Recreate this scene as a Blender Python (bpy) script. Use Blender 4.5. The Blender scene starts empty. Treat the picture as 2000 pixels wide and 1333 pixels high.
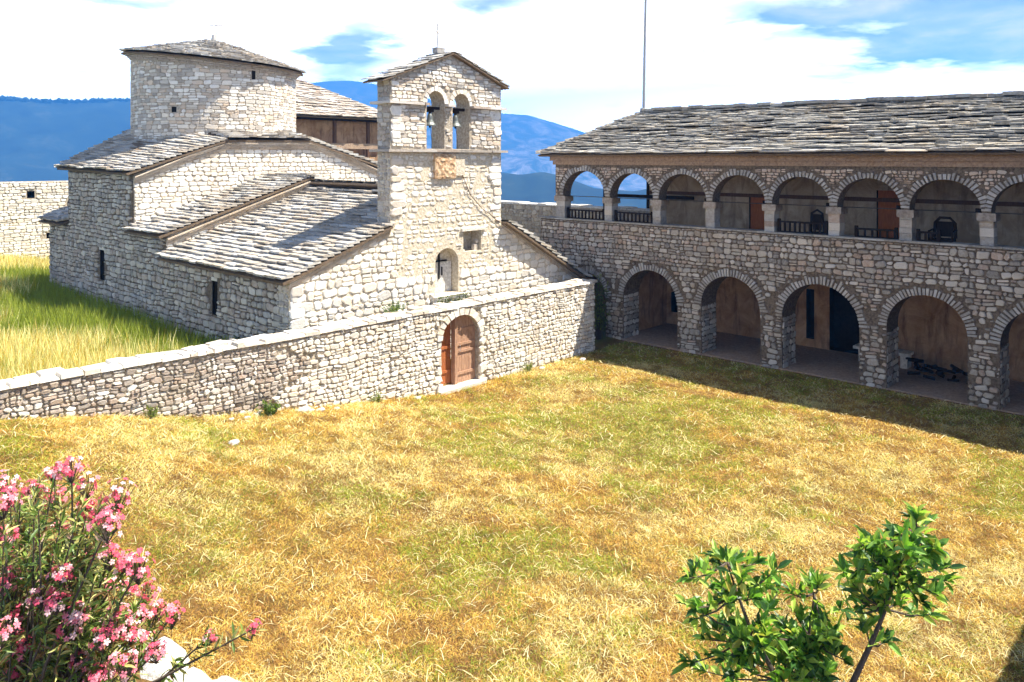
import bpy, math, random
import numpy as np
from mathutils import Vector, noise
R = math.radians

# ------------------------------------------------------------------ camera
scene = bpy.context.scene
COL = scene.collection
F = 1534.0; HZ = 312.0; H = 6.25
AZ = R(46.9)
SA, CA = math.sin(AZ), math.cos(AZ)
cam_d = bpy.data.cameras.new('camera'); cam = bpy.data.objects.new('camera', cam_d); COL.objects.link(cam)
cam.location = (0, 0, H); cam.rotation_euler = (R(90), 0, -AZ)
cam_d.sensor_width = 36; cam_d.lens = F / 2000 * 36
cam_d.shift_y = -(666.5 - HZ) / 2000
cam_d.clip_start = 0.1; cam_d.clip_end = 40000
scene.camera = cam

# ------------------------------------------------------------------ light
SUN = Vector((0.38, -0.39, 1.0)).normalized()
sd = bpy.data.lights.new('sun', 'SUN'); sd.energy = 5.0; sd.angle = R(0.5); sd.color = (1.0, 0.93, 0.82)
so = bpy.data.objects.new('sun', sd); COL.objects.link(so); so.rotation_euler = SUN.to_track_quat('Z', 'Y').to_euler()
so.location = (0, 0, 40)
scene.view_settings.view_transform = 'Standard'; scene.view_settings.look = 'None'
scene.view_settings.exposure = 1.68; scene.view_settings.gamma = 1

W = bpy.data.worlds.new('World'); scene.world = W; W.use_nodes = True
nt = W.node_tree; nt.nodes.clear()

class NT:
    """small helper for node trees"""
    def __init__(s, t): s.t = t
    def n(s, typ, **k):
        x = s.t.nodes.new(typ)
        for a, b in k.items():
            if a.startswith('i_'):
                key = a[2:]; key = int(key) if key.isdigit() else key.replace('_', ' ')
                s.put(x.inputs[key], b)
            else: setattr(x, a, b)
        return x
    def put(s, inp, v):
        if isinstance(v, bpy.types.NodeSocket): s.t.links.new(v, inp)
        elif isinstance(v, bpy.types.Node): s.t.links.new(v.outputs[0], inp)
        else:
            if isinstance(v, (tuple, list)) and len(v) == 3 and inp.type == 'RGBA': v = (*v, 1)
            inp.default_value = v
    def m(s, op, a, b=0.0, c=None, clamp=False):
        x = s.t.nodes.new('ShaderNodeMath'); x.operation = op; x.use_clamp = clamp
        s.put(x.inputs[0], a); s.put(x.inputs[1], b)
        if c is not None: s.put(x.inputs[2], c)
        return x.outputs[0]
    def vm(s, op, a, b=(0, 0, 0)):
        x = s.t.nodes.new('ShaderNodeVectorMath'); x.operation = op
        s.put(x.inputs[0], a); s.put(x.inputs[1], b); return x.outputs[0]
    def mix(s, f, a, b, mode='MIX'):
        x = s.t.nodes.new('ShaderNodeMix'); x.data_type = 'RGBA'; x.blend_type = mode
        s.put(x.inputs[0], f); s.put(x.inputs[6], a); s.put(x.inputs[7], b); return x.outputs[2]
    def noise(s, vec, scale, detail=4, rough=0.55, dist=0.0, out=0):
        x = s.n('ShaderNodeTexNoise', i_Scale=scale, i_Detail=detail, i_Roughness=rough, i_Distortion=dist)
        if vec is not None: s.put(x.inputs['Vector'], vec)
        return x.outputs[out]
    def ramp(s, f, *stops):
        x = s.t.nodes.new('ShaderNodeValToRGB'); s.put(x.inputs[0], f)
        e = x.color_ramp.elements
        while len(e) > 1: e.remove(e[-1])
        for i, (p, c) in enumerate(stops):
            q = e[0] if i == 0 else e.new(p)
            q.position = p; q.color = (*c, 1) if isinstance(c, (tuple, list)) else (c, c, c, 1)
        return x.outputs[0]
    def scale(s, vec, sc):
        x = s.t.nodes.new('ShaderNodeMapping'); s.put(x.inputs[0], vec); x.inputs[3].default_value = sc; return x.outputs[0]

def build_world():
    T = NT(nt)
    sky = T.n('ShaderNodeTexSky', sky_type='NISHITA'); sky.sun_disc = False
    sky.sun_elevation = math.asin(SUN.z); sky.sun_rotation = math.atan2(SUN.x, SUN.y); sky.air_density = 1.2; sky.dust_density = 0.6; sky.altitude = 600
    g = T.n('ShaderNodeTexCoord').outputs['Generated']
    sx = T.n('ShaderNodeSeparateXYZ', i_0=g)
    az = T.m('ARCTAN2', sx.outputs[0], sx.outputs[1])
    el = T.m('ARCSINE', sx.outputs[2])
    # clouds drawn on a flat layer overhead, seen in perspective
    dz = T.m('ADD', T.m('MAXIMUM', sx.outputs[2], 0.0), 0.10)
    cx = T.n('ShaderNodeCombineXYZ', i_0=T.m('DIVIDE', sx.outputs[0], dz), i_1=T.m('DIVIDE', sx.outputs[1], dz), i_2=0.0).outputs[0]
    n1 = T.noise(cx, 1.3, 8, 0.58, 0.4)
    n2 = T.noise(cx, 3.4, 6, 0.6)
    wob = T.m('MULTIPLY', T.m('SUBTRACT', n1, 0.5), 0.22)
    wob2 = T.m('MULTIPLY', T.m('SUBTRACT', n2, 0.5), 0.10)
    azw = T.m('ADD', T.m('ADD', az, wob), wob2)
    elw = T.m('ADD', T.m('ADD', el, T.m('MULTIPLY', wob, 0.35)), T.m('MULTIPLY', wob2, 0.3))
    def blob(px, py, wx, wy, k):
        a0 = AZ + math.atan((px - 1000) / F); e0 = math.atan((HZ - py) / F * math.cos(a0 - AZ))
        a = T.m('DIVIDE', T.m('SUBTRACT', azw, a0), wx / F); b = T.m('DIVIDE', T.m('SUBTRACT', elw, e0), wy / F)
        q = T.m('ADD', T.m('MULTIPLY', a, a), T.m('MULTIPLY', b, b))
        return T.m('MULTIPLY', T.m('EXPONENT', T.m('MULTIPLY', q, -1.0)), k)
    tot = None
    for bl in [(690, 85, 75, 60, 1.0), (940, 12, 95, 26, 1.0), (780, 100, 90, 20, .55), (1620, 25, 330, 42, 1.15), (1900, 75, 230, 48, 1.1), (1960, 40, 160, 50, .6),
               (250, 2, 200, 16, .8), (1330, 150, 60, 10, .4), (1010, 185, 70, 10, .35), (2600, 60, 300, 80, 1), (-500, 60, 300, 60, 1), (660, 150, 130, 22, .5)]:
        b = blob(*bl); tot = b if tot is None else T.m('ADD', tot, b)
    gap = T.m('ADD', tot, T.m('MULTIPLY', T.m('SUBTRACT', n1, 0.5), 1.1))
    gap = T.ramp(gap, (0.34, 0.0), (1.25, 1.0))
    # broken cover high above the frame
    hi = T.m('MULTIPLY', T.ramp(n1, (0.42, 1.0), (0.60, 0.0)), T.ramp(el, (0.22, 0.0), (0.5, 1.0)))
    clear = T.m('MAXIMUM', gap, hi)
    # grey bellies inside the blue gaps
    belly = T.ramp(T.noise(cx, 2.1, 6, 0.6, 0.3), (0.36, (0.20, 0.31, 0.56)), (0.52, (0.34, 0.46, 0.68)), (0.70, (0.62, 0.69, 0.80)))
    skyc = T.mix(0.92, T.vm('MULTIPLY', sky.outputs[0], (0.10, 0.10, 0.10)), belly)
    cloudc = T.ramp(n2, (0.28, (0.84, 0.89, 0.96)), (0.46, (1.0, 1.0, 1.0)))
    c = T.mix(clear, cloudc, T.vm('MULTIPLY', skyc, (0.66, 0.48, 0.44)))
    bright = T.ramp(el, (0.0, 4.6), (0.06, 3.7), (0.11, 2.3), (0.19, 1.35), (0.28, 0.52), (0.45, 0.24))
    bg = T.n('ShaderNodeBackground', i_Color=c, i_Strength=bright)
    out = T.n('ShaderNodeOutputWorld'); T.t.links.new(bg.outputs[0], out.inputs[0])
build_world()

# ------------------------------------------------------------------ materials
MATS = {}
def mat(name, fn, rough=0.9):
    m = bpy.data.materials.new(name); m.use_nodes = True
    t = m.node_tree; t.nodes.clear(); T = NT(t)
    b = T.n('ShaderNodeBsdfPrincipled', i_Roughness=rough); b.inputs['Specular IOR Level'].default_value = 0.25
    out = T.n('ShaderNodeOutputMaterial'); t.links.new(b.outputs[0], out.inputs[0])
    co = T.n('ShaderNodeTexCoord').outputs['Object']
    fn(T, b, co); MATS[name] = m; return m
def attr(T): return T.n('ShaderNodeAttribute', attribute_name='col').outputs['Color']
def bump(T, b, h, dist, strength=1.0):
    x = T.n('ShaderNodeBump', i_Strength=strength, i_Distance=dist, i_Height=h); T.put(b.inputs['Normal'], x.outputs[0])
def stone_fn(stain=0.35, sc=1.0, lichen=0.25, bd=0.02):
    def fn(T, b, co):
        n1 = T.noise(co, 9 * sc, 6, 0.65); n2 = T.noise(co, 0.7, 5, 0.6, 0.5); n3 = T.noise(co, 38, 4, 0.7)
        c = T.mix(T.ramp(n1, (0.35, 0.0), (0.7, 1.0)), attr(T), T.mix(0.5, attr(T), (0.62, 0.58, 0.50)))
        c = T.mix(T.m('MULTIPLY', T.ramp(n3, (0.30, 1.0), (0.45, 0.0)), stain), c, (0.10, 0.09, 0.075))
        c = T.mix(T.m('MULTIPLY', T.ramp(n2, (0.50, 0.0), (0.72, 1.0)), lichen), c, (0.30, 0.20, 0.10))
        T.put(b.inputs['Base Color'], c)
        bump(T, b, T.m('ADD', n1, T.m('MULTIPLY', n3, 0.6)), bd, 0.9)
    return fn
mat('stone', stone_fn())
mat('stone_weathered', stone_fn(0.5, 1.2, 0.45))
mat('slate', stone_fn(0.45, 1.3, 0.3, 0.012))
def mortar_fn(c1, c2):
    def fn(T, b, co):
        n = T.noise(co, 14, 6, 0.7); n2 = T.noise(co, 1.1, 4, 0.6)
        T.put(b.inputs['Base Color'], T.mix(T.ramp(n, (0.35, 0.0), (0.65, 1.0)), c1, c2)); bump(T, b, T.m('ADD', n, n2), 0.03, 1.0)
    return fn
mat('mortar_light', mortar_fn((0.26, 0.21, 0.15), (0.52, 0.46, 0.36)))
mat('mortar_dark', mortar_fn((0.07, 0.052, 0.036), (0.22, 0.17, 0.12)))
mat('render_lime', mortar_fn((0.42, 0.34, 0.22), (0.72, 0.66, 0.54)))
mat('roof_under', mortar_fn((0.10, 0.075, 0.05), (0.20, 0.14, 0.09)))
mat('earth_band', mortar_fn((0.24, 0.16, 0.11), (0.42, 0.30, 0.20)))
mat('plaster_brown', mortar_fn((0.22, 0.125, 0.065), (0.34, 0.215, 0.12)))
mat('plaster_grey', mortar_fn((0.26, 0.205, 0.14), (0.38, 0.31, 0.22)))
mat('coping', mortar_fn((0.48, 0.44, 0.36), (0.78, 0.74, 0.66)))
mat('whitewash', mortar_fn((0.42, 0.39, 0.34), (0.80, 0.78, 0.72)))
def plaster_fn(c1, c2, c3):
    def fn(T, b, co):
        n = T.noise(co, 1.6, 8, 0.7, 0.8); n2 = T.noise(T.scale(co, (3, 3, .6)), 1.4, 6, 0.6); n3 = T.noise(co, 20, 5, 0.7)
        c = T.mix(T.ramp(n, (0.38, 0.0), (0.62, 1.0)), c1, c2)
        c = T.mix(T.ramp(n2, (0.52, 0.0), (0.70, 0.85)), c, c3)
        T.put(b.inputs['Base Color'], c); bump(T, b, T.m('ADD', n, T.m('MULTIPLY', n3, .4)), 0.04, 1.0)
    return fn
mat('plaster_brown', plaster_fn((0.30, 0.16, 0.075), (0.48, 0.30, 0.165), (0.13, 0.07, 0.04)))
mat('plaster_grey', plaster_fn((0.34, 0.245, 0.15), (0.50, 0.39, 0.26), (0.18, 0.12, 0.075)))
def plain(c1, c2, sc=8, stretch=(1, 1, 1), bd=0.004):
    def fn(T, b, co):
        n = T.noise(T.scale(co, stretch), sc, 5, 0.65)
        T.put(b.inputs['Base Color'], T.mix(T.ramp(n, (0.3, 0.0), (0.7, 1.0)), c1, c2)); bump(T, b, n, bd, 0.8)
    return fn
mat('wood_red', plain((0.26, 0.075, 0.022), (0.44, 0.15, 0.05), 6, (8, 8, 0.8)))
mat('wood_pale', plain((0.24, 0.13, 0.08), (0.50, 0.31, 0.20), 6, (8, 8, 1.2)))
mat('wood_dark', plain((0.012, 0.009, 0.007), (0.035, 0.024, 0.018), 6, (6, 6, 1)), 0.8)
mat('wood_brown', plain((0.07, 0.035, 0.02), (0.15, 0.08, 0.045), 6, (4, 4, 1)))
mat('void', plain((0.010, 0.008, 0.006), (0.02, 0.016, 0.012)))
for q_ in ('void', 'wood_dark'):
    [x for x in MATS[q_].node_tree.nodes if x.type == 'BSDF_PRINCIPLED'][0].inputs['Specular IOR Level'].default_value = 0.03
mat('metal', plain((0.30, 0.31, 0.32), (0.42, 0.42, 0.42), 20), 0.5)
mat('iron_pale', plain((0.50, 0.44, 0.34), (0.62, 0.56, 0.46), 20), 0.5)
def bell_fn(T, b, co):
    n = T.noise(co, 9, 5); T.put(b.inputs['Base Color'], T.mix(n, (0.10, 0.12, 0.11), (0.26, 0.27, 0.25))); b.inputs['Metallic'].default_value = 0.6
mat('bell_metal', bell_fn, 0.5)
def rust_fn(T, b, co):
    n = T.noise(co, 7, 8, 0.7, 0.6); n2 = T.noise(co, 24, 5, 0.7)
    c = T.ramp(n, (0.30, (0.26, 0.12, 0.05)), (0.46, (0.46, 0.29, 0.16)), (0.58, (0.62, 0.47, 0.30)), (0.72, (0.74, 0.62, 0.45)))
    T.put(b.inputs['Base Color'], c); bump(T, b, n2, 0.02)
mat('plaque_stone', rust_fn)
def leaf_fn(trans=0.35, rough=0.45):
    def fn(T, b, co):
        a = attr(T); n = T.noise(co, 30, 3)
        T.put(b.inputs['Base Color'], T.mix(T.m('MULTIPLY', n, 0.4), a, T.vm('MULTIPLY', a, (0.6, 0.7, 0.5))))
        b.inputs['Roughness'].default_value = rough; b.inputs['Specular IOR Level'].default_value = 0.5
        tr = T.n('ShaderNodeBsdfTranslucent', i_Color=T.vm('MULTIPLY', a, (1.3, 1.5, 0.8)))
        mx = T.n('ShaderNodeMixShader', i_0=trans); T.t.links.new(b.outputs[0], mx.inputs[1]); T.t.links.new(tr.outputs[0], mx.inputs[2])
        out = [q for q in T.t.nodes if q.type == 'OUTPUT_MATERIAL'][0]; T.t.links.new(mx.outputs[0], out.inputs[0])
    return fn
mat('leaf', leaf_fn()); mat('petal', leaf_fn(0.3, 0.7)); mat('grass_blade', leaf_fn(0.3, 0.8))
mat('bark', plain((0.05, 0.04, 0.03), (0.13, 0.10, 0.075), 20, (3, 3, 1), 0.01))
def ground_fn(T, b, co):
    sp = T.n('ShaderNodeSeparateXYZ', i_0=co)
    n0 = T.noise(co, 0.22, 5, 0.6, 0.4); n1 = T.noise(co, 1.4, 6, 0.65, 0.3); n2 = T.noise(co, 16, 6, 0.75); n3 = T.noise(T.scale(co, (1, 2.3, 1)), 45, 3, 0.7)
    c = T.ramp(n1, (0.28, (0.10, 0.048, 0.013)), (0.45, (0.20, 0.105, 0.028)), (0.58, (0.29, 0.17, 0.05)), (0.75, (0.40, 0.27, 0.11)))
    c = T.mix(T.ramp(n0, (0.50, 0.0), (0.66, 0.55)), c, (0.22, 0.22, 0.04))
    c = T.mix(T.m('MULTIPLY', T.ramp(n2, (0.32, 1.0), (0.5, 0.0)), 0.6), c, (0.14, 0.075, 0.022))
    yard = T.m('MULTIPLY', T.ramp(T.m('DIVIDE', sp.outputs[1], 40), (0.40, 0.0), (0.41, 1.0)), 0.8)
    c = T.mix(yard, c, (0.14, 0.17, 0.03))
    far = T.ramp(T.m('DIVIDE', T.vm('LENGTH', co), 200), (0.35, 0.0), (0.5, 1.0))
    T.put(b.inputs['Base Color'], c); bump(T, b, T.m('ADD', n2, n3), 0.05, 1.0)
mat('dry_grass_ground', ground_fn)
def hills_fn(T, b, co):
    n1 = T.noise(co, 0.02, 8, 0.7, 0.4); n2 = T.noise(co, 0.0022, 5, 0.6); n3 = T.noise(co, 0.05, 4, 0.7)
    c = T.ramp(n1, (0.35, (0.004, 0.010, 0.006)), (0.55, (0.012, 0.024, 0.012)), (0.70, (0.04, 0.05, 0.03)))
    a = attr(T)
    rock = T.ramp(T.noise(co, 0.012, 9, 0.75, 1.0), (0.44, (0.03, 0.05, 0.03)), (0.56, (0.20, 0.19, 0.16)), (0.7, (0.45, 0.42, 0.38)))
    c = T.mix(T.n('ShaderNodeSeparateXYZ', i_0=a).outputs[0], c, rock)
    T.put(b.inputs['Base Color'], c)
mat('forest', hills_fn)

# ------------------------------------------------------------------ mesh helpers
class MB:
    def __init__(s): s.v = []; s.f = []; s.m = []; s.c = []; s.mats = []
    def mi(s, name):
        if name not in s.mats: s.mats.append(name)
        return s.mats.index(name)
    def face(s, pts, m, col=(0.5, 0.5, 0.5)):
        k = len(s.v); s.v.extend(pts); s.f.append(tuple(range(k, k + len(pts)))); s.m.append(s.mi(m)); s.c.append(col)
    def poly(s, verts, faces, m, col=(0.5, 0.5, 0.5)):
        k = len(s.v); s.v.extend(verts); i = s.mi(m)
        for f in faces: s.f.append(tuple(k + q for q in f)); s.m.append(i); s.c.append(col)
    def box(s, a, b, m, col=(0.5, 0.5, 0.5), P=None):
        (x0, y0, z0), (x1, y1, z1) = a, b
        v = [(x0, y0, z0), (x1, y0, z0), (x1, y1, z0), (x0, y1, z0), (x0, y0, z1), (x1, y0, z1), (x1, y1, z1), (x0, y1, z1)]
        if P: v = [P(*q) for q in v]
        s.poly(v, [(0, 3, 2, 1), (4, 5, 6, 7), (0, 1, 5, 4), (1, 2, 6, 5), (2, 3, 7, 6), (3, 0, 4, 7)], m, col)
    def tube(s, pts, rad, m, n=6, col=(0.5, 0.5, 0.5), cap=True):
        k = len(s.v); i = s.mi(m); pts = [Vector(p) for p in pts]
        if not isinstance(rad, (list, tuple)): rad = [rad] * len(pts)
        ref = Vector((0.13, 0.27, 0.95))
        for j, p in enumerate(pts):
            t = (pts[min(j + 1, len(pts) - 1)] - pts[max(j - 1, 0)]).normalized()
            a = t.cross(ref); a = a.normalized() if a.length > 0.05 else t.cross(Vector((1, 0, 0))).normalized(); b = t.cross(a)
            for q in range(n):
                w = 2 * math.pi * q / n; s.v.append(tuple(p + (a * math.cos(w) + b * math.sin(w)) * rad[j]))
        for j in range(len(pts) - 1):
            for q in range(n):
                r = (q + 1) % n
                s.f.append((k + j * n + q, k + j * n + r, k + (j + 1) * n + r, k + (j + 1) * n + q)); s.m.append(i); s.c.append(col)
        if cap:
            s.f.append(tuple(k + q for q in range(n))[::-1]); s.m.append(i); s.c.append(col)
            s.f.append(tuple(k + (len(pts) - 1) * n + q for q in range(n))); s.m.append(i); s.c.append(col)
    def build(s, name, parent=None, smooth=False, loc=None):
        me = bpy.data.meshes.new(name)
        off = Vector(loc) if loc else Vector((0, 0, 0))
        me.from_pydata([tuple(Vector(q) - off) for q in s.v] if loc else s.v, [], s.f)
        for m in s.mats: me.materials.append(MATS[m])
        me.polygons.foreach_set('material_index', np.array(s.m, dtype=np.int32))
        cnt = np.array([len(f) for f in s.f]); cc = np.ones((len(s.f), 4), dtype=np.float32); cc[:, :3] = np.array(s.c, dtype=np.float32)
        at = me.color_attributes.new('col', 'FLOAT_COLOR', 'CORNER'); at.data.foreach_set('color', np.repeat(cc, cnt, axis=0).ravel())
        if smooth: me.polygons.foreach_set('use_smooth', np.ones(len(s.f), dtype=bool))
        me.update()
        o = bpy.data.objects.new(name, me); COL.objects.link(o)
        if loc: o.location = loc
        if parent: o.parent = parent
        return o
def tag(o, label=None, cat=None, group=None, kind=None):
    for k, v in (('label', label), ('category', cat), ('group', group), ('kind', kind)):
        if v: o[k] = v
    return o
def empty(name, label, cat, group=None, loc=(0, 0, 0)):
    o = bpy.data.objects.new(name, None); COL.objects.link(o); o.location = loc; o.empty_display_size = 0.3
    return tag(o, label, cat, group)

def jit(rng, c, a):
    k = rng.uniform(1 - a, 1 + a); w = rng.uniform(-a, a) * 0.15
    return (min(1, c[0] * k * (1 + w)), min(1, c[1] * k), min(1, c[2] * k * (1 - w)))
TONES = {
    'brown_rubble': [((0.40, 0.34, 0.29), .25), ((0.29, 0.24, 0.20), .25), ((0.54, 0.48, 0.42), .2), ((0.36, 0.27, 0.21), .2), ((0.74, 0.70, 0.62), .15)],
    'slate_mid': [((0.34, 0.30, 0.26), .25), ((0.22, 0.19, 0.16), .25), ((0.52, 0.48, 0.43), .15), ((0.30, 0.23, 0.18), .2)],
    'lime': [((0.86, 0.83, 0.75), .06), ((0.80, 0.76, 0.68), .1), ((0.64, 0.60, 0.53), .2), ((0.76, 0.66, 0.52), .12)],
    'lime_mix': [((0.74, 0.69, 0.59), .12), ((0.58, 0.53, 0.45), .2), ((0.40, 0.355, 0.30), .25), ((0.62, 0.49, 0.36), .2), ((0.80, 0.77, 0.70), .1)],
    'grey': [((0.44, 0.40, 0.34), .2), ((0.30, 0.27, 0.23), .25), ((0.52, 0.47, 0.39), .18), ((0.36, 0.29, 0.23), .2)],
    'arcade': [((0.42, 0.37, 0.30), .22), ((0.32, 0.275, 0.22), .28), ((0.23, 0.20, 0.165), .25), ((0.38, 0.27, 0.195), .22), ((0.56, 0.50, 0.42), .15)],
    'arcade_warm': [((0.62, 0.46, 0.34), .16), ((0.54, 0.39, 0.28), .2), ((0.42, 0.29, 0.21), .2), ((0.60, 0.51, 0.41), .15)],
    'vous': [((0.40, 0.38, 0.35), .2), ((0.27, 0.25, 0.225), .2)],
    'slate_pale': [((0.40, 0.385, 0.355), .18), ((0.30, 0.285, 0.26), .2), ((0.48, 0.465, 0.43), .1), ((0.23, 0.21, 0.18), .25), ((0.33, 0.28, 0.22), .2)],
    'slate_dark': [((0.21, 0.20, 0.18), .2), ((0.15, 0.145, 0.13), .25), ((0.30, 0.29, 0.26), .2), ((0.21, 0.18, 0.13), .25), ((0.25, 0.24, 0.21), .2)],
}
def tone(rng, name):
    c, a = rng.choice(TONES[name]); return jit(rng, c, a)

def stone_block(mb, P, rng, u0, u1, v0, v1, depth, col, m, gap=0.010, warp=0.02):
    du, dv = u1 - u0, v1 - v0
    if du < 0.03 or dv < 0.03: return
    c = min(du, dv) * rng.uniform(0.14, 0.34)
    g = gap
    a0, a1, b0, b1 = u0 + g, u1 - g, v0 + g, v1 - g
    pts = [(a0 + c, b0), (a1 - c, b0), (a1, b0 + c), (a1, b1 - c), (a1 - c, b1), (a0 + c, b1), (a0, b1 - c), (a0, b0 + c)]
    j = min(du, dv) * 0.10; sk = rng.uniform(-.10, .10); sv = rng.uniform(-.12, .12)
    pts = [(x + rng.uniform(-j, j) + sv * (y - v0 - dv / 2), y + rng.uniform(-j, j) + sk * (x - u0 - du / 2) * min(1, dv / du)) for x, y in pts]
    if warp:
        pts = [(x + warp * noise.noise((x * 2.2, y * 2.2, 3.1)) * 2, y + warp * noise.noise((x * 1.7, y * 2.2, 9.7)) * 2) for x, y in pts]
    cu, cv = (u0 + u1) / 2, (v0 + v1) / 2
    d = depth * rng.uniform(0.55, 1.25); tu, tv = rng.uniform(-.2, .2) * depth / du, rng.uniform(-.2, .2) * depth / dv
    e = min(0.035, 0.16 * min(du, dv))
    def ins(p, k): 
        L = math.hypot(p[0] - cu, p[1] - cv) + 1e-6; q = max(0, 1 - k / L); return (cu + (p[0] - cu) * q, cv + (p[1] - cv) * q)
    ring = []
    for k, w in ((0, -0.012), (0.004, d * 0.65), (e, d)):
        for p in pts:
            q = ins(p, k); ring.append(P(q[0], q[1], w + ((q[0] - cu) * tu + (q[1] - cv) * tv if w > 0 else 0)))
    fs = []
    for r in (0, 1):
        for i in range(8):
            n = (i + 1) % 8; fs.append((r * 8 + i, r * 8 + n, r * 8 + 8 + n, r * 8 + 8 + i))
    fs.append(tuple(range(16, 24)))
    mb.poly(ring, fs, m, col)

def masonry(mb, P, u0, u1, v0, v1, inside=None, seed=1, h=(0.12, 0.22), w=(0.18, 0.42), depth=0.03, tn='lime', m='stone', gap=0.010, warp=0.02, skip=0.0):
    rng = random.Random(seed); v = v0
    while v < v1:
        hh = rng.uniform(*h); hh = min(hh, v1 - v) if v1 - v < h[0] * 1.5 else hh
        u = u0 - rng.uniform(0, w[0])
        while u < u1:
            ww = rng.uniform(*w) * (hh / h[1]) ** 0.4
            a, b = max(u, u0), min(u + ww, u1)
            u += ww
            if b - a < 0.05 or rng.random() < skip: continue
            parts = [(a, b, v, v + hh)]
            if hh > 0.75 * h[1] and rng.random() < 0.28:
                q = v + hh * rng.uniform(0.35, 0.65); parts = [(a, b, v, q), (a, b, q, v + hh)]
            for (p, q, r_, s_) in parts:
                if inside is not None:
                    ok = False
                    for _ in range(4):
                        if all(inside(x, y) for x in (p, q) for y in (r_, s_)): ok = True; break
                        cu, cv = (p + q) / 2, (r_ + s_) / 2
                        if not inside(cu, cv):
                            # try pulling towards whichever half is inside
                            if inside(p, cv): q = cu
                            elif inside(q, cv): p = cu
                            else: break
                            continue
                        p, q, r_, s_ = p + (cu - p) * .25, q + (cu - q) * .25, r_ + (cv - r_) * .15, s_ + (cv - s_) * .25
                    if not ok: continue
                stone_block(mb, P, rng, p, q, r_, s_, depth, tone(rng, tn), m, gap, warp)
        v += hh

def voussoirs(mb, P, uc, vs, r, rh, L, n, seed, tn='vous', m='stone', depth=0.045, a0=0.0, a1=math.pi):
    rng = random.Random(seed)
    for i in range(n):
        t0 = a0 + (a1 - a0) * i / n; t1 = a0 + (a1 - a0) * (i + 1) / n; g = (0.10 if n < 15 else 0.2) * (t1 - t0)
        LL = L * rng.uniform(0.72, 1.2); t0 += rng.uniform(-.12, .12) * (a1 - a0) / n; d = depth * rng.uniform(.6, 1.2); col = tone(rng, tn)
        q = []
        for w, sh in ((-0.01, 0), (d, 0.008)):
            for (t, rr) in ((t0 + g, 0.0), (t1 - g, 0.0), (t1 - g, LL), (t0 + g, LL)):
                q.append(P(uc + (r + rr) * math.cos(t), vs + (rh + rr) * math.sin(t), w))
        mb.poly(q, [(0, 1, 5, 4), (1, 2, 6, 5), (2, 3, 7, 6), (3, 0, 4, 7), (4, 5, 6, 7)], m, col)

def interp(x, xs, ys): return float(np.interp(x, xs, ys))
def strip_wall(mb, P, u0, u1, th, zb, top, ops, m='mortar_light', mi=None, back=True):
    """P(u, v, w): w = outward from the front face; the wall runs from w = 0 to w = -th.
    top: list of (u, z); ops: (ua, ub, zsill, zspring, rise, blind depth or None)"""
    mi = mi or m
    xs, zs = [t[0] for t in top], [t[1] for t in top]
    us = {u0, u1}
    for t in xs:
        if u0 < t < u1: us.add(t)
    for (a, b, sl, sp, rh, bd) in ops:
        for k in range(19): us.add(a + (b - a) * (1 - math.cos(math.pi * k / 18)) / 2)
    for k in range(int((u1 - u0) / 2.0)): us.add(u0 + 2.0 * k)
    us = sorted(us); us = [us[0]] + [b for a, b in zip(us, us[1:]) if b - a > 1e-5]
    def Z(u): return interp(u, xs, zs)
    def crown(o, u):
        a, b, sl, sp, rh, bd = o; c = (a + b) / 2; r = (b - a) / 2
        return sp + rh * math.sqrt(max(0, 1 - ((u - c) / r) ** 2)) if rh > 0 else sp
    for a, b in zip(us, us[1:]):
        mid = (a + b) / 2; o = next((q for q in ops if q[0] < mid < q[1]), None)
        def quad(za, zb_, zc, zd, w, flip=False, mm=m):   # (a,za)(b,zb_)(b,zc)(a,zd)
            p = [P(a, za, w), P(b, zb_, w), P(b, zc, w), P(a, zd, w)]
            mb.face(p[::-1] if flip else p, mm)
        ta, tb = Z(a), Z(b)
        mb.face([P(a, ta, 0), P(b, tb, 0), P(b, tb, -th), P(a, ta, -th)], m)
        if o is None:
            quad(zb, zb, tb, ta, 0)
            if back: quad(zb, zb, tb, ta, -th, True)
        else:
            ca, cb, sl, bd = crown(o, a), crown(o, b), o[2], o[5]; D = bd if bd else th
            if sl > zb: 
                quad(zb, zb, sl, sl, 0)
            quad(ca, cb, tb, ta, 0)
            mb.face([P(a, sl, 0), P(b, sl, 0), P(b, sl, -D), P(a, sl, -D)], mi)
            mb.face([P(a, ca, -D), P(b, cb, -D), P(b, cb, 0), P(a, ca, 0)], mi)
            if bd: 
                quad(sl, sl, cb, ca, -D, mm=mi); 
                if back: quad(zb, zb, tb, ta, -th, True)
            elif back:
                if sl > zb: quad(zb, zb, sl, sl, -th, True)
                quad(ca, cb, tb, ta, -th, True)
    for (a, b, sl, sp, rh, bd) in ops:
        D = bd if bd else th
        mb.face([P(a, sl, 0), P(a, sl, -D), P(a, sp, -D), P(a, sp, 0)], mi); mb.face([P(b, sl, 0), P(b, sp, 0), P(b, sp, -D), P(b, sl, -D)], mi)
    mb.face([P(u0, zb, 0), P(u0, Z(u0), 0), P(u0, Z(u0), -th), P(u0, zb, -th)], m); mb.face([P(u1, zb, 0), P(u1, zb, -th), P(u1, Z(u1), -th), P(u1, Z(u1), 0)], m)
def inside_wall(top, ops, ring=0.0, margin=0.02):
    xs, zs = [t[0] for t in top], [t[1] for t in top]
    def f(u, v):
        if v > interp(u, xs, zs) - 0.0: return False
        for (a, b, sl, sp, rh, bd) in ops:
            if v < sl - margin: continue
            if v <= sp:
                if a - margin < u < b + margin: return False
            else:
                c = (a + b) / 2; r = (b - a) / 2
                if rh <= 0:
                    continue
                if ((u - c) / (r + ring)) ** 2 + ((v - sp) / (rh + ring)) ** 2 < 1: return False
        return True
    return f

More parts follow.
